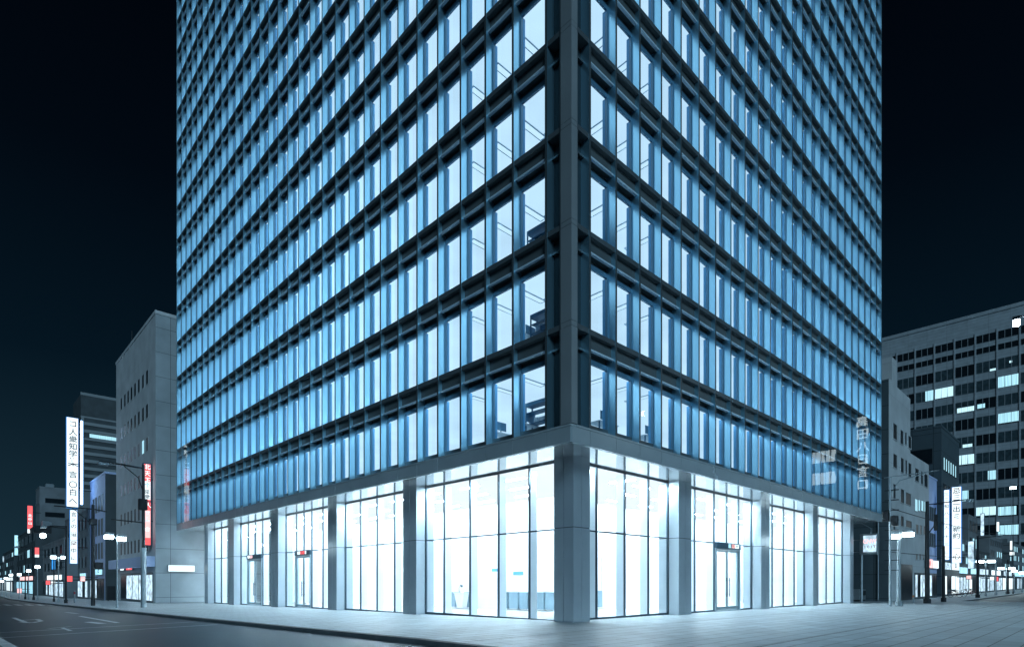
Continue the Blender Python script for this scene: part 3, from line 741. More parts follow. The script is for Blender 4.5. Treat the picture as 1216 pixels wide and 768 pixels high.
arms(t, mp, wd, wd+1.0, [hh*.3, hh*.8])
b = MB(); b.box(wd+.35, wd+.55, .08, .3, .5, hh-.4, 0, mp); b.build('neon_tube', M['tube_glow'], t)

# --- left: small building with blue lit front
y0 = 80.0; x0 = hy(125, y0); H = zz(562, x0, y0); y1 = hx(107, x0)
bl = building('shop_building', 'small building with a pale blue lit front and dark gable past the alley', x0, 12, y0, y1, H, ['bluewall', 'darkwall'], parapet=.3)
ra = []
for k in range(3):
    for j in range(4): a = y0+1.6+j*2.2; ra.append((a, a+1.1, 4.9+k*3.3, 7.0+k*3.3))
put_windows(bl, '-x', x0, ra, lambda i: 'windark')
shopfront(bl, '-x', x0, y0+.6, y1-.6, g(0, 85), 3.0, 'soft_glow', 4)
signboard(bl, '-x', x0, y0+.8, y0+6, 2.6, 3.6, 'cyan_glow', 'pale cyan lit sign over the shop of the blue fronted building', body='の工', ink='ink')
b = MB(); bx = thing('standing_board', 'dark standing sign board on the left pavement before the alley', 'sign board', (LX-.9, 77.0, g(0, 77)))
b.box(0, .9, 0, .08, .1, 1.9); b.build('panel', M['blackpole'], bx, bevel=.01); b = MB(); b.box(.1, .15, -.3, .35, 0, .1); b.box(.75, .8, -.3, .35, 0, .1); b.build('foot', M['blackpole'], bx)
# --- left: further street buildings
def row_building(name, label, x0, depth_x, px_near, px_far, py_top, mats, rows, cols, shop='soft_glow', wm='windark', gable_rows=0, lit=()):
    y0 = hx(px_near, x0); y1 = hx(px_far, x0); H = zz(py_top, x0, y0)
    t = building(name, label, x0, x0+depth_x, y0, y1-.3, H, mats, parapet=.3)
    zg = g(x0, y0); ra = []
    if rows:
        fh = (H-zg-4.4)/rows; cw = (y1-y0-1)/cols
        for k in range(rows):
            for j in range(cols): a = y0+.5+j*cw+cw*.18; ra.append((a, a+cw*.64, zg+4.4+k*fh+.5, zg+4.4+k*fh+min(2.2, fh*.7)))
        put_windows(t, '-x', x0, ra, lambda i: 'winlit' if i in lit else wm)
    roof_units(t, 0, 0, H-t.location.z+.002, [(1.2, 1.5, 1.6, 1.2, 1.1), (1.5, 4.5, 1.2, 1.6, 1.5)])
    shopfront(t, '-x', x0, y0+.4, y1-.7, zg, 3.0, shop, max(2, int((y1-y0)/2.5)))
    sg = ('white_glow', 'cyan_glow', 'pink_glow', 'soft_glow')[int(px_near) % 4]
    signboard(t, '-x', x0, y0+.8, y0+(y1-y0)*.6, zg+3.1, zg+4.0, sg, 'lit fascia sign over the shop front of the %s' % ' '.join(label.split()[:6]).replace(' with', '').replace(' behind', '').replace(' the', ''))
    if gable_rows:
        ra = []
        for k in range(gable_rows): ra.append((x0+1.0, x0+4.6, H-3.4-k*3.2, H-2.3-k*3.2))
        put_windows(t, '-y', y0, ra, lambda i: 'windark')
    return t, y0, y1, H
row_building('shop_building', 'low grey shop building behind the tall white blade sign', -1.9, 12, 105, 92, 606, 'concrete', 3, 3, 'soft_glow')
row_building('shop_building', 'low grey shop building with stair landings left of the white blade sign', -1.6, 10, 91.5, 77, 612, 'concrete', 2, 4, 'cyan_glow')
row_building('apartment_building', 'grey mid rise building with dark ribbon windows on its end', -3.4, 9, 76, 48, 640, 'concrete', 2, 6, 'soft_glow')
g1, gy0, gy1, gH = row_building('apartment_building', 'taller grey building with a dark top storey and three ribbon windows', -2.4, 16, 47, 42.5, 578.5, 'concrete', 5, 3, 'soft_glow', gable_rows=4)
row_building('shop_building', 'dark block with a thin white neon tube far down the left street', -4.6, 22, 42, 17, 625, 'darkwall', 3, 6, 'cyan_glow', lit=(2, 7, 11))
row_building('shop_building', 'low dark block at the far end of the left street', -5.2, 22, 16.5, 4, 652, 'darkwall', 3, 6, 'white_glow', lit=(1, 4, 9, 12))
row_building('shop_building', 'farthest low block at the left edge of the picture', -5.6, 22, 3.6, -12, 668, 'darkwall', 2, 8, 'white_glow', lit=(1, 5, 9))
# striped tower behind
x0 = 13.6; y0 = hy_ = 220.0; x0 = hy(96, y0); H = zz(467, x0, y0)
st = building('striped_tower', 'dark tower with horizontal ribbon windows rising behind the pale building', x0, x0+34, y0, hx(87, x0), H, 'darkwall', zb=-2)
L = st.location
zt0 = zz(495, x0, y0); fh = 2.45
b = MB(); b.box(-.08, 34.1, -.12, 0, H-L.z-.4, H-L.z+.5); b.box(-.08, 34, -.1, -.002, zt0-L.z, zt0-L.z+.5); b.build('parapet', M['stripe'], st)
k = 0; z = zt0
while z > 6 and k < 24:
    b = MB(); b.box(.9, 34, -.30, -.002, z-fh*.98-L.z, z-fh*.56-L.z); b.build('spandrel_band', M['stripe'], st); z -= fh; k += 1
for u in (0., 13.2, 19.5): b = MB(); b.box(u, u+.85, -.42, -.305, -.0, zt0-L.z); b.build('pier', M['stripe'], st)
xa = hy(106.5, y0); za = zz(521, xa, y0)
b = MB(); b.box(xa-x0, 24, -.03, -.004, za-L.z+.1, za-L.z+1.7); b.build('lit_window', M['winlit'], st)
# white blade signs on the left street
py = 89.0; X0 = hy(78.6, py); X1 = hy(93.3, py); xm = (X0+X1)/2; z0 = zz(603, xm, py); z1 = zz(495.5, xm, py); wd = X1-X0; hh = z1-z0
t, mp = blade('tallest white lit blade sign with dark characters over the left street', '-y', py, X0, X1, z0, z1, 'blue_edge')
face(t, mp, .06, wd-.06, .06, hh-.06, 'white_glow')
chars = 'コ人衆知学集言〇白へ'; ys_ = (.925, .835, .755, .675, .595, .50, .365, .255, .17, .075)
for ch, q in zip(chars, ys_): text(ch, wd*(.72 if ch != '集' else .88), M['ink'], (wd*.55, -.025, hh*q), '-y', t)
b = MB(); b.box(wd+.25, wd+.5, .05, .25, hh*.05, hh*.98, 0, mp); b.build('neon_tube', M['tube_glow'], t)
arms(t, mp, wd, wd+1.5, [hh*.2, hh*.5, hh*.8])
py = 88.4; X0 = hy(82.8, py); X1 = hy(92.2, py); xm = (X0+X1)/2; z0 = zz(669, xm, py); z1 = zz(605, xm, py); wd = X1-X0; hh = z1-z0
t, mp = blade('smaller white lit blade sign hanging under the tallest one', '-y', py, X0, X1, z0, z1, 'blue_edge')
face(t, mp, .06, wd-.06, hh*.44+.03, hh-.06, 'white_glow'); face(t, mp, .06, wd-.06, .06, hh*.44-.03, 'white_glow')
for ch, q, mm in (('言', .91, 'ink'), ('ミ', .80, 'ink'), ('の', .69, 'ink'), ('道', .54, 'ink'), ('園', .37, 'redink'), ('中', .24, 'ink'), ('に', .10, 'ink')): text(ch, wd*.78, M[mm], (wd*.5, -.025, hh*q), '-y', t)
arms(t, mp, wd, wd+1.2, [hh*.3, hh*.8])
def simple_blade(label, px0, px1, pyt, pyb, plane, m, m2=None, body='', ink='ink', facing='-y', f2=.16):
    X0 = hy(px0, plane) if facing == '-y' else hx(px1, plane); X1 = hy(px1, plane) if facing == '-y' else hx(px0, plane)
    q = ((X0+X1)/2, plane) if facing == '-y' else (plane, (X0+X1)/2)
    z0 = zz(pyb, *q); z1 = zz(pyt, *q); wd = X1-X0; hh = z1-z0
    t, mp = blade(label, facing, plane, X0, X1, z0, z1)
    face(t, mp, .05, wd-.05, hh*f2 if m2 else .05, hh-.05, m)
    if m2: face(t, mp, .05, wd-.05, .05, hh*f2-.03, m2)
    if body: text(body, min(wd*.75, hh/(len(body)+.3)*.85), M[ink], mp(wd*.5, -.02, hh*.5), facing, t, vertical=True)
    arms(t, mp, wd, wd+1.4, [hh*.25, hh*.75])
    return t
simple_blade('red lit blade sign with a white foot further down the left street', 32.3, 39.0, 600, 633, 150, 'red_glow', 'white_glow', '北中山', 'white_glow')
simple_blade('narrow white lit blade sign on the dark block', 17.0, 21.6, 635, 659, 182, 'cyan_glow', None, '')
simple_blade('thin white lit blade sign far down the left street', 11.5, 14.2, 656, 669, 215, 'white_glow', None, '')
simple_blade('faint white blade sign at the far left', 3, 5.4, 660, 680, 225, 'soft_glow', None, '')
simple_blade('small red and white sign under the red blade sign', 41, 46.8, 649.5, 661.5, 118, 'red_glow', 'white_glow', '', f2=.3)
simple_blade('small blue lit sign hanging below the lamp arm', 61, 66, 664, 676, 99, 'blue_glow', None, '')
for px0, px1, y_t, y_b, pl, m, lab in ((54, 60, 688.5, 694, 100, 'red_glow', 'small red shop sign low on the left street near the white lamp'), (60, 66, 688.5, 693.5, 101, 'white_glow', 'small white shop sign beside the small red one'),
        (78.5, 86.5, 683, 690.5, 86, 'red_glow', 'red square shop sign beside the black pole'), (95, 101.5, 683.5, 690, 82.5, 'pink_glow', 'pink square shop sign left of the dark traffic pole'), (20, 26, 698, 704, 150, 'pink_glow', 'small pink lit sign far down the left pavement')):
    simple_blade(lab, px0, px1, y_t, y_b, pl, m, None, '')

# --- right: alley wall and white stepped building
RYF = 1.1
xg = 50.0
def zr_(py, px): x = hy(px, RYF); return zz(py, x, RYF)
xa = hy(1065, RYF); xb = hy(1081, RYF); xc = hy(1103, RYF); xd = hy(1113, RYF)
w1 = thing('white_stepped_building', 'white stepped building with tall windows and a dark clad end beside the tower', 'building', (xg, RYF, g(55, 0)-.1))
L = w1.location
def seg(a, c, ztop, y1, mm, name='wall'):
    b = MB(); b.box(a-L.x, c-L.x, 0, y1, 0, ztop-L.z, [0,0,0,0,0,1]); return b.build(name, mm, w1)
zA = zr_(424, 1060); zA0 = zr_(450, 1056); zB = zr_(460, 1066); zC = zr_(541, 1086)
seg(xg, xg+1.2, zA0, 40, [M['white_r'], M['darkclad']]); seg(xg+1.201, xa, zA, 9, [M['white_r'], M['white_r']]); seg(xa+.001, xb, zB, 20, [M['white_r'], M['white_r']]); seg(xb+.001, xc, zC, 20, [M['white_r'], M['white_r']])
xq = xg+1.5
ra = []
def wr(px0, px1, py0, py1): a = hy(px0, RYF); c = hy(px1, RYF); z1 = zz(py0, a, RYF); z0 = zz(py1, a, RYF); ra.append((a, c, z0, z1))
for r_ in ((1060, 1064.5, 502, 520), (1068.5, 1072, 510, 526), (1074, 1076, 513, 527), (1078, 1081.5, 517, 531), (1060, 1064.5, 538, 554), (1069, 1072.5, 543, 560), (1074.5, 1076.5, 546, 562), (1078, 1081.5, 549, 565),
           (1086, 1090.5, 555, 570), (1093, 1095.5, 559, 574), (1097, 1101, 562, 577), (1060, 1063, 574, 591), (1069, 1073, 580, 596), (1075, 1081, 584, 598), (1086, 1089, 592, 606), (1090, 1092, 593, 606), (1093.5, 1096, 594, 606), (1097, 1101, 595, 607),
           (1060, 1062.5, 611, 628), (1069, 1072.5, 612, 624), (1075, 1082, 617, 625), (1087, 1090, 622, 633), (1091.5, 1094, 623, 634), (1096, 1100, 624, 634), (1087, 1089, 657, 664), (1091, 1093, 657, 664), (1095, 1097, 658, 664)): wr(*r_)
put_windows(w1, '-y', RYF, ra, lambda i: 'winlit' if i in (14, 15, 16, 17) else 'windark', frame='white_r')
shopfront(w1, '-y', RYF, hy(1086, RYF), hy(1098, RYF), g(60, 0), 3.0, 'soft_glow', 4)
b = MB(); a = hy(1069, RYF)-L.x; c = hy(1083, RYF)-L.x; b.box(a, c, -.05, -.003, .1, 3.9); b.build('entrance', M['windark'], w1)
# drain pipe on the dark end wall
b = MB(); b.tube([(-.09, .9, .2), (-.09, .9, zA0-L.z-.5)], .06); b.build('drain_pipe', M['steel'], w1)
signboard(w1, '-y', RYF, hy(1097, RYF), hy(1105, RYF), 3.3, 4.4, 'pink_glow', 'pink and white lit shop sign behind the dark pole on the right street', body='ゆ川', ink='redink')
signboard(w1, '-y', RYF, hy(1105.3, RYF), hy(1112, RYF), 3.3, 4.3, 'white_glow', 'white lit shop sign next to the pink one on the right street')
b1 = building('shop_building', 'low blue lit building joined to the white stepped building', xc+.05, xd, RYF+.05, 16, zz(571, xd, RYF), 'bluewall', parapet=.2)
put_windows(b1, '-y', RYF+.05, [(xc+.6+j*1.2, xc+1.3+j*1.2, 6.0+k*3.2, 7.6+k*3.2) for k in range(2) for j in range(3)], lambda i: 'windark')
shopfront(b1, '-y', RYF+.05, xc+.4, xd-.3, g(60, 0), 3.0, 'soft_glow', 3)
# dark building behind
yD = 1.5; xD0 = hy(1118, yD); xD1 = hy(1139, yD)
dk = building('dark_building', 'dark narrow building with a row of small lit windows behind the blade signs', xD0, xD1, yD, 24, zz(507, xD0, yD), 'darkclad', parapet=.3)
ra = []
for j in range(6): a = hy(1120.0+j*2.7, yD); c = hy(1121.5+j*2.7, yD); ra.append((a, c, zz(556, xD0, yD), zz(541, xD0, yD)))
for k in range(1, 4):
    for j in range(3): a = xD0+1+j*3.4; ra.append((a, a+2, zz(541, xD0, yD)-3.6*k-2, zz(541, xD0, yD)-3.6*k))
put_windows(dk, '-y', yD, ra, lambda i: 'winlit' if i < 6 else 'windark', frame='darkwall')
ra = [(2.5+k*6, 5.5+k*6, 14.+j*3.6, 16.+j*3.6) for k in range(3) for j in range(2)]
put_windows(dk, '-x', xD0, ra, lambda i: 'windark', frame='darkwall')
shopfront(dk, '-y', yD, xD0+.4, xD1-.4, g(60, 0), 3.0, 'white_glow', 4)
signboard(dk, '-y', yD, xD0+.5, xD0+5.5, 3.3, 4.3, 'soft_glow', 'grey white shop fascia sign under the tall blade signs on the right street', body='三十', ink='ink')
signboard(dk, '-y', yD, xD0+6, xD0+11.5, 3.3, 4.5, 'white_glow', 'bright white shop sign right of the tall blade signs', body='北白', ink='ink')
# shops further along the right street
px = 1139.5
specs = [(1150, 640, 'concrete', 'pale grey low shop with a leaning roof sign on the right street', 'soft_glow', 2), (1161, 612, 'concrete', 'grey shop building with a white rounded sign board on its roof', 'white_glow', 3),
         (1175, 655, 'darkwall', 'dark low shop with twin lamps in front on the right street', 'soft_glow', 2), (1190, 636, 'concrete', 'narrow grey shop building left of the far white neon sign', 'soft_glow', 3),
         (1203, 655, 'darkwall', 'dark low shop under the far white neon sign', 'white_glow', 2), (1222, 645, 'concrete', 'last grey shop at the right edge of the picture', 'soft_glow', 3)]
a = xD1+.1
for px1, pt, mm, lab, sh, rows in specs:
    c = hy(px1, 1.8); H = zz(pt, a, 1.8)
    t = building('shop_building', lab, a, c-.1, 1.8, 18, H, mm, parapet=.25)
    zg = g(60, 0); ra = []; n = max(2, int((c-a)/3.0)); cw = (c-a-.6)/n; fh = (H-zg-4.4)/rows
    for k in range(rows):
        for j in range(n): u = a+.3+j*cw+cw*.2; ra.append((u, u+cw*.6, zg+4.4+k*fh+.4, zg+4.4+k*fh+fh*.75))
    rr = random.Random(px1); litset = [rr.random() < .3 for _ in ra]
    put_windows(t, '-y', 1.8, ra, lambda i: 'winlit' if litset[i] else 'windark', frame='concrete')
    roof_units(t, 0, 0, H-t.location.z+.002, [(1.5, 1.2, 1.3, 1.2, 1.2), (4.0, 1.6, 1.6, 1.0, .9)])
    shopfront(t, '-y', 1.8, a+.3, c-.4, zg, 3.0, sh, max(2, int((c-a)/2.5)))
    signboard(t, '-y', 1.8, a+.6, a+(c-a)*.75, zg+3.2, zg+4.2, rr.choice(['white_glow', 'soft_glow', 'cyan_glow']), 'lit sign board over the shop front of the %s' % lab.split(' with')[0].split(' on the')[0].split(' left of')[0].split(' under')[0].split(' at the')[0])
    a = c
# big office block
XB = 190.0
def zb_(py, px): y = hx(px, XB); return zz(py, XB, y)
yR = -9.0; HB = zz(362, XB, hx(1216, XB))
blk = building('office_block', 'large grey office block with rows of curtained windows, some lit, behind the shops', XB, XB+30, yR, 60, HB, 'block', zb=-1)
L = blk.location
bw = 4.72; ystart = hx(1216, XB)+1.2
ys_ = [ystart+bw*k for k in range(-1, 7)]
pitch = (zz(395, XB, hx(1208, XB))-zz(415, XB, hx(1208, XB)))
rows_z = [HB-5.6, HB-9.6]; z = HB-12.9-2.0
rect = []
b = MB()
for zi in range(2): pass
rz = [(HB-7.6, HB-5.4), (HB-10.6, HB-9.0)]; zc_ = HB-13.0
while len(rz) < 13: rz.append((zc_-2.95, zc_)); zc_ -= 5.05
litmap = {(3, 1): 1, (4, 1): 0}
for ri, (z0, z1) in enumerate(rz):
    for ci, yv in enumerate(ys_): rect.append((yv-bw*.02, yv+bw*.88, z0, z1))
nC = len(ys_)
# rows count from the roof; columns from the right edge of the picture (1 = first full bay)
LIT = {(3, 1): (0, 1, 0, 1, 'winlit'), (3, 4): (.0, 1, .05, 1, 'winlit2'), (3, 5): (0, .45, 0, 1, 'winlit'), (4, 3): (.0, .9, .0, .45, 'winlit2'), (4, 2): (.55, .95, .1, .5, 'winlit'), (5, 1): (0, 1, .1, 1, 'winlit'),
       (6, 4): (.25, .75, .05, .3, 'winlit2'), (6, 3): (.1, .6, 0, .3, 'winlit2'), (7, 5): (0, 1, .1, .8, 'winlit'), (7, 3): (.0, .95, .1, 1, 'winlit2'), (8, 2): (0, .4, .1, .95, 'winlit'), (9, 3): (.3, .8, 0, 1, 'winlit'),
       (10, 2): (.0, 1, .2, 1, 'winlit2'), (10, 1): (.1, 1, .1, .9, 'winlit'), (11, 1): (0, 1, 0, .9, 'winlit'), (2, 1): (.3, .45, .4, .6, 'winlit2'), (2, 2): (.0, .3, .0, .2, 'winlit2')}
def bm_(i):
    ri, ci = divmod(i, nC)
    return 'winmid' if (ri*7+ci*3) % 5 < 3 and ri > 1 else 'windark'
put_windows(blk, '-x', XB, rect, bm_, frame='block', split=3, part=lambda i: LIT.get(divmod(i, nC)))
b = MB()
for yv in ys_: b.box(-.16, -.003, yv-bw*.105-L.y, yv-bw*.04-L.y, 0, HB-L.z-4.6)
b.build('pier', M['block'], blk)
b = MB(); b.box(-.2, .5, 0, 60-yR, HB-L.z+.001, HB-L.z+1.0); b.build('parapet', M['block'], blk)
# blade signs on the right street
X = 71.0
t = None
def rblade(label, px0, px1, pt, pb, plane, chars, pos, reds=()):
    a = hx(px1, plane); c = hx(px0, plane); ym = (a+c)/2; z0 = zz(pb, plane, ym); z1 = zz(pt, plane, ym); wd = c-a; hh = z1-z0
    t, mp = blade(label, '-x', plane, a, c, z0, z1, 'blue_edge')
    face(t, mp, .05, wd-.05, .05, hh-.05, 'white_glow')
    for i, (ch, q) in enumerate(zip(chars, pos)): text(ch, wd*.8, M['redink' if i in reds else 'ink'], mp(wd*.5, -.025, hh*q), '-x', t)
    arms(t, mp, wd, wd+1.2, [hh*.2, hh*.8])
rblade('wide white lit blade sign with dark characters on the right street', 1130, 1141.8, 577.5, 668, 72.5, '忌三二出ミ新約一心', (.94, .85, .79, .70, .61, .44, .35, .18, .08), (0, 7, 8))
rblade('narrow white lit blade sign beside the wide one on the right street', 1120.8, 1127.6, 581, 664.5, 71.2, '三二知八三入十三ニ', (.93, .86, .76, .66, .57, .46, .33, .22, .1))
def rsimple(label, px0, px1, pt, pb, plane, m):
    a = hx(px1, plane); c = hx(px0, plane); ym = (a+c)/2; z0 = zz(pb, plane, ym); z1 = zz(pt, plane, ym)
    t, mp = blade(label, '-x', plane, a, c, z0, z1); face(t, mp, .06, c-a-.06, .06, z1-z0-.06, m)
    b = MB(); b.box(c-a, c-a+1.0, .1, .2, (z1-z0)*.5, (z1-z0)*.5+.1, 0, mp); b.build('bracket', M['blackpole'], t)
rsimple('white lit sign with rounded head above the right shops', 1164, 1169, 609, 636, 96, 'soft_glow')
rsimple('short white lit roof sign further along the right street', 1183, 1187, 619, 631, 118, 'white_glow')
rsimple('tall white neon sign far along the right street', 1199, 1202.5, 641.5, 653, 135, 'white_glow')
rsimple('small white square sign under the far neon sign', 1198.5, 1205, 654.5, 659, 136, 'white_glow')
rsimple('small red lit sign on the far right shops', 1181, 1186, 684, 690, 104, 'red_glow')
rsimple('long pale blade sign leaning over the right shops', 1149, 1157, 642, 675, 84, 'soft_glow')
rsimple('small orange pink lit sign low over the right pavement', 1147, 1154, 682.5, 687.5, 80, 'pink_glow')
rsimple('small white lit box sign low over the right pavement', 1175, 1181, 684, 689, 98, 'white_glow')
# projecting box sign at the alley
xs_ = 41.3
a = hx(1043, 42.2); 
ys0 = hx(1041.5, xs_); ys1 = hx(1016, xs_)
BY0 = hx(1042, 43.6); BL = hx(1020.5, 43.6)-BY0
t = thing('box_sign', 'projecting steel box sign with a pale lit face at the alley beside the lobby', 'sign', (43.6, BY0, zz(658, 43.6, BY0+1)))
z1 = zz(633.5, 43.6, BY0+1)-t.location.z
b = MB(); b.box(0, .6, 0, BL, 0, z1); b.build('box', M['steel'], t, bevel=.03)
b = MB(); b.box(-.012, -.002, .10, BL*.78, .22, z1-.16); b.build('face', M['soft_glow'], t)
text('GNW', .58, M['pink_glow'], (-.02, BL*.42, z1*.62), '-x', t, wide=.72); text('1 0 I T', .36, M['redink'], (-.02, BL*.42, z1*.36), '-x', t)
for q in (.2, z1*.7): b = MB(); b.box(.2, .3, BL, BL+1.6, q, q+.1); b.build('bracket', M['steel'], t)
b = MB(); b.tube([(.25, BL*.4, z1), (.25, BL*.4, z1+.5), (.25, BL*.9, z1+1.0), (.25, BL+1.5, z1+1.1)], .04); b.build('conduit', M['steel'], t)
b = MB(); b.tube([(.3, BL-.1, -.001), (.3, BL-.1, g(43, 0)-t.location.z)], .12); b.build('post', M['steel'], t)
# alley back wall and unit
aw = building('alley_wall', 'dark panelled wall closing the alley right of the lobby', 41.5, xg-.05, 7.0, 7.4, 11.0, 'darkwall', cat='wall')
t = thing('air_conditioner', 'pale outdoor air conditioner unit on the ground at the alley mouth', 'air conditioner', (hy(1021, 2.8), 2.8, g(44, 0)), 0)
b = MB(); b.box(0, 2.0, 0, .8, .12, 1.15); b.build('case', M['steel'], t, bevel=.02)
for j in range(2): b = MB(); b.box(.1+j*.95, .95+j*.95, -.02, -.002, .55, 1.0); b.build('grille', M['blackpole'], t)
b = MB(); b.box(.1, .2, .05, .75, 0, .12); b.box(1.8, 1.9, .05, .75, 0, .12); b.build('foot', M['rubber'], t)

# ------------------------------------------------------------------ street lamps, poles
def pole_mesh(h, r, r2): b = MB(); b.tube([(0,0,0), (0,0,h*.5), (0,0,h)], r, r2=r2, n=12); return b
def head(parent, x, y, z, lx, ly, glow_m):
    b = MB(); b.box(x-lx/2, x+lx/2, y-ly/2, y+ly/2, z, z+.22); o = b.build('lamp_head', M['steel'], parent, bevel=.03)
    b = MB(); b.box(x-lx/2+.03, x+lx/2-.03, y-ly/2+.03, y+ly/2-.03, z-.30, z-.001); b.build('lens', M[glow_m], o); return o
GRP = 'street lamps along the streets'
def street_lamp(label, x, y, h, heads, pm='steel', r=.09, glow_m='lamp_glow', arm=True, hs=(.9, .45), ax=(1, 0)):
    z = g(x, y); t = thing('street_lamp', label, 'street lamp', (x, y, z), 0, GRP)
    pole_mesh(h, r, r*.7).build('pole', M[pm], t, smooth=True)
    b = MB(); b.tube([(0,0,0),(0,0,.35)], r*1.6, n=12); b.build('base', M[pm], t)
    for d in heads:
        px_, py_ = ax[0]*d, ax[1]*d
        if abs(d) > .3:
            b = MB(); b.tube([(0,0,h-.25), (px_*.4, py_*.4, h+.05), (px_, py_, h+.12)], .035); b.build('arm', M[pm], t, smooth=True)
        head(t, px_, py_, h-.02+(.12 if abs(d) > .3 else 0), hs[0] if ax[0] else hs[1], hs[1] if ax[0] else hs[0], glow_m)
    return t
# left street
def on_left(px, x): return hx(px, x)
x = -7.3; y = hx(139, x); street_lamp('thin grey street lamp with a boxy twin head before the pale building', x, y, zz(637, x, y)-g(x, y), (.30, -.55), 'steel', .06, ax=(1, 0), hs=(.62, .5))
lamps_l = [(69.5, -7.6, 660, 'twin headed lamp left of the white blade signs'), (44.5, -8.3, 670.5, 'bright lamp head below the red blade sign'), (34, -8.5, 675.3, 'lamp just left of the one under the red blade sign'),
           (23, -8.8, 680, 'distant lamp below the narrow white blade sign'), (13, -9.0, 680.5, 'lamp second from the left edge of the picture'), (7, -9.3, 684.5, 'lamp hanging lowest near the left edge'), (2.5, -9.4, 688.2, 'lamp at the very left edge of the picture')]
for px, x, py, lab in lamps_l:
    y = hx(px, x); street_lamp(lab if 'edge' in lab else '%s on the left street' % lab, x, y, zz(py, x, y)-g(x, y)-.1, (.5, -.5) if px > 60 else (.0,), 'steel', .07, 'lamp_far' if px < 40 else 'lamp_glow', hs=(.55, .55))
# big steel pole with a long dark arm
x = -5.6; y = hx(170.4, x); z = g(x, y); h = zz(556, x, y)-z
t = thing('mast_pole', 'tall grey steel mast with a long dark arm before the red blade sign', 'pole', (x, y, z))
pole_mesh(h*.42, .20, .20).build('pole', M['steel'], t, smooth=True)
b = MB(); b.tube([(0,0,h*.42), (0,0,h+.3)], .13, r2=.10, n=12); b.build('upper_pole', M['blackpole'], t, smooth=True)
al = hy(118, y)-x
for pts, rr_ in (([(0,0,h), (al*.5,0,h+.12), (al,0,h+.15)], .07), ([(0,0,h-2.0), (al*.12,0,h-.8), (al*.45,0,h+.02)], .04), ([(0,0,h*.61), (al*.75,0,h*.62)], .05)):
    b = MB(); b.tube(pts, rr_); b.build('arm', M['blackpole'], t, smooth=True)
b = MB(); b.box(al-.1, al+.6, -.2, .2, h-.12, h+.1); b.build('lamp_head', M['steel'], t, bevel=.03)
b = MB(); b.box(-.35, .25, -.25, .25, h*.70, h*.78); b.build('control_box', M['blackpole'], t, bevel=.02)
b = MB(); b.tube([(0,0,h*.40),(0,0,h*.43)], .23, n=12); b.build('collar', M['steel'], t)
# dark traffic pole
x = -7.5; y = hx(110.5, x); z = g(x, y); h = zz(599, x, y)-z
t = thing('traffic_pole', 'thick black pole with a long thin arm to the left and a box halfway up', 'pole', (x, y, z))
pole_mesh(h, .17, .13).build('pole', M['blackpole'], t, smooth=True)
al = hy(64, y)-x; ar = hy(127, y)-x
b = MB(); b.tube([(al,0,h-.35), (0,0,h-.4), (ar,0,h-.55)], .055); b.tube([(al*.55,0,h-.4), (al*.1,0,h-1.6)], .03); b.build('arm', M['blackpole'], t, smooth=True)
b = MB(); b.box(.12, .75, -.2, .2, h*.36, h*.43); b.build('control_box', M['blackpole'], t, bevel=.02)
b = MB(); b.box(-.3, .3, -.22, .22, h*.80, h*.86); b.build('control_box', M['blackpole'], t, bevel=.02)
# further dark poles
def plain_pole(label, px, x, pt, arm_px=None, r=.11, extra=None, pm='blackpole', side='L'):
    y = hx(px, x) if side == 'L' else None
    if side == 'R': y = x; x = hy(px, y)
    z = g(x, y); h = zz(pt, x, y)-z
    t = thing('utility_pole', label, 'pole', (x, y, z), 0, 'dark poles along the streets')
    pole_mesh(h, r, r*.75).build('pole', M[pm], t, smooth=True)
    b = MB(); b.tube([(0,0,0),(0,0,.4)], r*1.5, n=12); b.build('base', M[pm], t)
    if arm_px is not None:
        if side == 'L': al = hy(arm_px, y)-x; b = MB(); b.tube([(0,0,h-.3), (al,0,h-.1)], .045)
        else: al = hx(arm_px, x)-y; b = MB(); b.tube([(0,0,h-.3), (0,al,h-.1)], .045)
        b.build('arm', M[pm], t, smooth=True)
        b = MB()
        if side == 'L': b.box(al-.25, al+.25, -.2, .2, h-.35, h-.12)
        else: b.box(-.2, .2, al-.25, al+.25, h-.35, h-.12)
        b.build('lamp_head', M['steel'], t)
    return t
plain_pole('black utility pole with an arm left of the white blade signs', 78.3, -7.9, 624, 52)
plain_pole('black utility pole under the red and white sign', 40, -8.3, 648, 19)
plain_pole('thin dark pole far down the left street', 30, -8.6, 663, None, .09)
plain_pole('thin dark pole right of the far twin lamp on the left', 64, -7.8, 655, None, .08)
# traffic signal
x = -9.6; y = hx(51, x); z = zz(632, x, y)
t = thing('traffic_signal', 'dark traffic signal with one white lit lamp hanging over the left road', 'traffic signal', (x, y, z))
b = MB(); b.box(-.75, .75, -.2, .2, -.1, .75); b.build('housing', M['blackpole'], t, bevel=.03)
b = MB(); b.tube([(0, -.21, -.35), (0, .15, -.35)], .28, n=16); b.build('lens', M['lamp_far'], t)
b = MB(); b.tube([(.6, .0, .8), (hy(78, y)-x, .0, .82)], .05); b.build('arm', M['blackpole'], t, smooth=True)
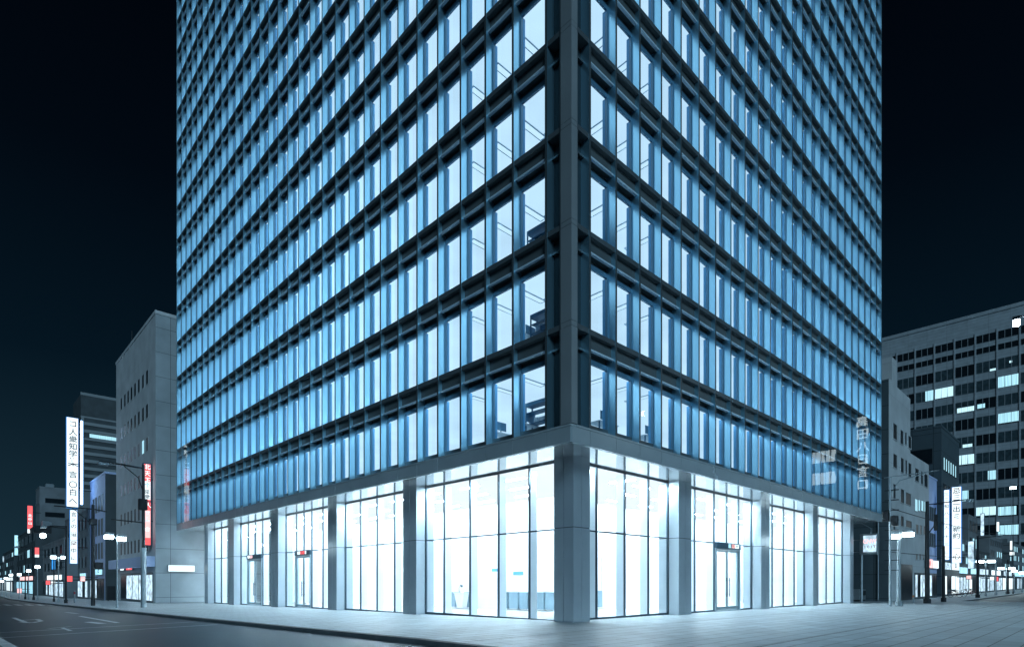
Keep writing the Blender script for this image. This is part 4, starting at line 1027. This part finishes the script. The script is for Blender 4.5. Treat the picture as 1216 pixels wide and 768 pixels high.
# right street
y = -3.0; x = hy(1067.5, y)
street_lamp('white street lamp with two bright box heads before the white stepped building', x, y, zz(634, x, y)-g(x, y), (.25, -.6), 'steel', .16, hs=(.7, .6), ax=(0, 1))
x2 = x-1.2
t = thing('utility_pole', 'thin pale utility pole with crossbars and a curved top arm beside the white lamp', 'pole', (x2, y+.3, g(x2, y)), 0, 'dark poles along the streets')
h = zz(566, x2, y)-g(x2, y); pole_mesh(h, .10, .07).build('pole', M['steel'], t, smooth=True)
b = MB()
for k in range(9): b.box(-.05, .05, -.55, .35, h-1.0-k*.75, h-.94-k*.75)
b.build('crossbar', M['blackpole'], t)
b = MB(); b.tube([(0,0,h-1.2), (0,-.6,h-.3), (0,-2.2,h)], .035); b.tube([(0,.4,h+.02), (0,-3.0,h+.12)], .03); b.build('arm', M['steel'], t, smooth=True)
b = MB(); b.box(-.2, .2, -.5, -.1, h*.62, h*.70); b.box(-.2, .2, .1, .5, h*.66, h*.74); b.build('transformer', M['blackpole'], t, bevel=.03)
t = plain_pole('thick black pole with a long curved arm right of the white lamp', 1101, -3.0, 595, 1152, .19, side='R')
yb, xb_ = t.location.y, t.location.x; h = zz(595, xb_, yb)-t.location.z
b = MB(); b.tube([(0,-.1,h-2.8), (0,-.5,h-2.2), (0,-.6,h-.6)], .05); b.box(-.1, .1, -.75, -.5, h-2.6, h-1.2); b.build('bracket', M['blackpole'], t)
plain_pole('black pole at the kerb left of the narrow white blade sign', 1120.5, -3.0, 648, None, .15, side='R')
plain_pole('black pole left of the twin lamp on the right street', 1161, -2.8, 636, 1186, .16, side='R')
plain_pole('thin black pole right of the small red sign', 1197, -2.8, 664, None, .14, side='R')
plain_pole('thin grey pole among the far right shops', 1182.5, -2.6, 655, None, .12, None, 'steel', side='R')
for px, py, lab, hd_s in ((1170.5, 665, 'twin headed lamp above the dark shop', (.6, -.6)), (1195, 673.5, 'twin headed lamp further along than the first twin lamp', (.65, -.65)), (1204.6, 676, 'single round lamp near the right edge', (0,)), (1213.5, 678, 'single lamp at the right edge of the picture', (0,))):
    y = -2.4; x = hy(px, y); street_lamp('%s on the right street' % lab, x, y, zz(py, x, y)-g(x, y)-.1, hd_s, 'steel', .09, 'lamp_glow', hs=(.85, .6), ax=(0, 1))
# tall flood lamp: its mast stands just outside the picture
Y = 30.0; fx, fy = hd(1207, Y); fz = CAMZ+(HOR-384)/FPX*Y
mx, my = hd(1262, Y-1)
t = thing('flood_mast', 'very bright flood lamp on a tall mast over the plaza at the right edge', 'flood lamp', (mx, my, g(mx, my)))
h = fz+.3-g(mx, my); pole_mesh(h, .14, .10).build('pole', M['blackpole'], t, smooth=True)
b = MB(); b.tube([(0,0,h-.2), (fx-mx, fy-my, h+.05)], .035); b.build('arm', M['blackpole'], t, smooth=True)
b = MB(); b.box(fx-mx-.16, fx-mx+.16, fy-my-.16, fy-my+.16, h-.14, h+.04); o = b.build('lamp_head', M['blackpole'], t, bevel=.02)
b = MB(); b.tube([(fx-mx, fy-my, h-.42), (fx-mx, fy-my, h-.36), (fx-mx, fy-my, h-.2), (fx-mx, fy-my, h-.145)], .13, n=20); b.build('lens', M['flood_glow'], o, smooth=True)
y = -3.2; x = hy(1203, y); t = street_lamp('small bright lamp high before the office block', x, y, zz(577, x, y)-g(x, y)-.1, (0,), 'blackpole', .06, 'lamp_glow', hs=(.8, .7), ax=(0, 1))

# lower corners of the facade carry a flat outer glass screen; unseen sign masts are added across both streets for it to mirror
b = MB(); b.quad([(-.04, 45.0, ZK[0]+.01), (-.04, LL-.01, ZK[0]+.01), (-.04, LL-.01, ZK[2]), (-.04, 45.0, ZK[2])]); b.build('glass_screen', M['screen'], tower)
b = MB(); b.quad([(25.4, -.04, ZK[0]+.01), (LR-.01, -.04, ZK[0]+.01), (LR-.01, -.04, ZK[2]), (25.4, -.04, ZK[2])]); b.build('glass_screen', M['screen'], tower)
def added_mast_sign(label, x, y, facing, w_, z0, z1):  # unseen masts added to show up in the tower's reflections
    zg = g(x, y)-.13; t = thing('added_mast_sign', label, 'sign', (x, y, zg), 0, 'sign masts added across the streets')
    mp = (lambda u, d, z: (u, d, z)) if facing == '-y' else (lambda u, d, z: (d, u, z))
    b = MB(); b.tube([(0, 0, 0), (0, 0, z1-zg)], .25, r2=.2, n=12); b.build('pole', M['blackpole'], t, smooth=True)
    b = MB(); b.box(-w_/2, w_/2, -.5, -.21, z0-zg, z1-zg, 0, mp); b.build('box', M['blackpole'], t)
    return t, mp, zg
t, mp, zg = added_mast_sign('tall added mast with white and red lettered sign across the left street, outside the picture', -24.5, 146, '-y', 2.6, 20, 40)
for ch, q, mm in (('親', 38.2, 'mirror_glow'), ('港', 35.8, 'mirror_glow'), ('花', 33, 'mirror_glow'), ('北', 30.5, 'mirror_glow'), ('衆', 25.2, 'mirror_glow')): text(ch, 2.3, M[mm], (0, -.52, q-zg), '-y', t)
for z0 in (27.2, 21.0): b = MB(); b.box(-1.2, 1.2, -.53, -.51, z0-zg, z0+1.9-zg, 0, mp); b.build('red_panel', M['mirror_red'], t)
t, mp, zg = added_mast_sign('tall added mast with a white lettered sign across the right street, outside the picture', 98, -16, '-x', 2.2, 15, 31)
for i, ch in enumerate('高田八日言口'): text(ch, 2.0, M['mirror_glow'], (-.52, 0, 29.5-2.2*i-zg), '-x', t)
t, mp, zg = added_mast_sign('added mast of light boxes standing for reflected windows across the right street, outside the picture', 77, -16, '-x', 4.2, 15.5, 22)  # boxes stand in for lit windows of a building opposite
for z0 in (16.2, 19.4):
    for j in range(6): b = MB(); b.box(-2.0+j*.68, -1.42+j*.68, -.53, -.51, z0-zg, z0+1.7-zg, 0, mp); b.build('light_box', M['mirror_glow'], t)
# small things on the pavements
def bollard(label, x, y, h, mm):
    t = thing('bollard', label, 'bollard', (x, y, g(x, y)), 0, 'bollards on the pavements')
    b = MB(); b.tube([(0,0,0), (0,0,h)], .07, n=12); b.build('post', M['steel'], t, smooth=True)
    b = MB(); b.tube([(0,0,h*.7), (0,0,h*.9)], .078, n=12); b.build('band', M[mm], t)
y = -2.0; bollard('short bollard with an orange band beside the white street lamp', hy(1084.5, y), y, .75, 'orange')
x = -7.0; bollard('taller post with a red band between the black poles on the left pavement', x, hx(88.5, x), 1.4, 'redink')
def bicycle(label, x, y, rz):
    t = thing('bicycle', label, 'bicycle', (x, y, g(x, y)), rz, 'bicycles parked before the right shops')
    for u in (-.52, .52):
        b = MB(); b.tube([(u+.33*math.cos(a*math.pi/10), 0, .34+.33*math.sin(a*math.pi/10)) for a in range(21)], .022, n=6); wh = b.build('wheel', M['rubber'], t)
        b = MB()
        for a in range(6): b.tube([(u+.31*math.cos(a*math.pi/6), 0, .34+.31*math.sin(a*math.pi/6)), (u-.31*math.cos(a*math.pi/6), 0, .34-.31*math.sin(a*math.pi/6))], .004, n=4)
        b.build('spokes', M['steel'], wh)
    b = MB()
    for p, q in (((-.52,0,.34), (-.12,0,.32)), ((-.12,0,.32), (-.28,0,.82)), ((-.52,0,.34), (-.25,0,.75)), ((-.25,0,.74), (.36,0,.78)), ((-.12,0,.32), (.38,0,.68)), ((.34,0,.92), (.52,0,.34))): b.tube([p, q], .02, n=8)
    b.build('frame', M['bikered'], t)
    b = MB(); b.box(-.40, -.16, -.07, .07, .84, .89); b.build('saddle', M['rubber'], t, bevel=.02)
    b = MB(); b.tube([(.22, -.28, 1.0), (.33, -.1, .98), (.33, .1, .98), (.22, .28, 1.0)], .016); b.tube([(.33,0,.98), (.34,0,.9)], .016); b.build('handlebar', M['steel'], t)
    b = MB(); b.box(.45, .75, -.16, .16, .72, .95); b.build('basket', M['steel'], t)
bicycle('bicycle parked nearest the black pole by the blade signs', hy(1134, -.6), -.6, 1.2)
bicycle('bicycle parked second from the blade signs', hy(1139, -.5), -.5, 1.35)
bicycle('bicycle parked by the pink low sign on the right', hy(1151, -.3), -.3, 1.1)
bicycle('bicycle parked furthest along the right pavement', hy(1157, -.2), -.2, 1.4)
# cables
def cable(label, p, q, sag, r=.02):
    p = Vector(p); q = Vector(q); m = thing('overhead_cable', label, 'cable', tuple(p), 0, 'overhead cables'); b = MB()
    b.tube([tuple((q-p)*s/12+Vector((0, 0, -sag*4*(s/12)*(1-s/12)))) for s in range(13)], r, n=6); b.build('wire', M['blackpole'], m)
xw, yw = x2, -2.7
cable('upper overhead cable crossing the white stepped building', (xw, yw, zz(603, xw, yw)), (150, -2.5, 12.0), 1.0, .03)
cable('lower overhead cable crossing the white stepped building', (xw, yw, zz(655, xw, yw)), (150, -2.5, 8.0), .8, .03)
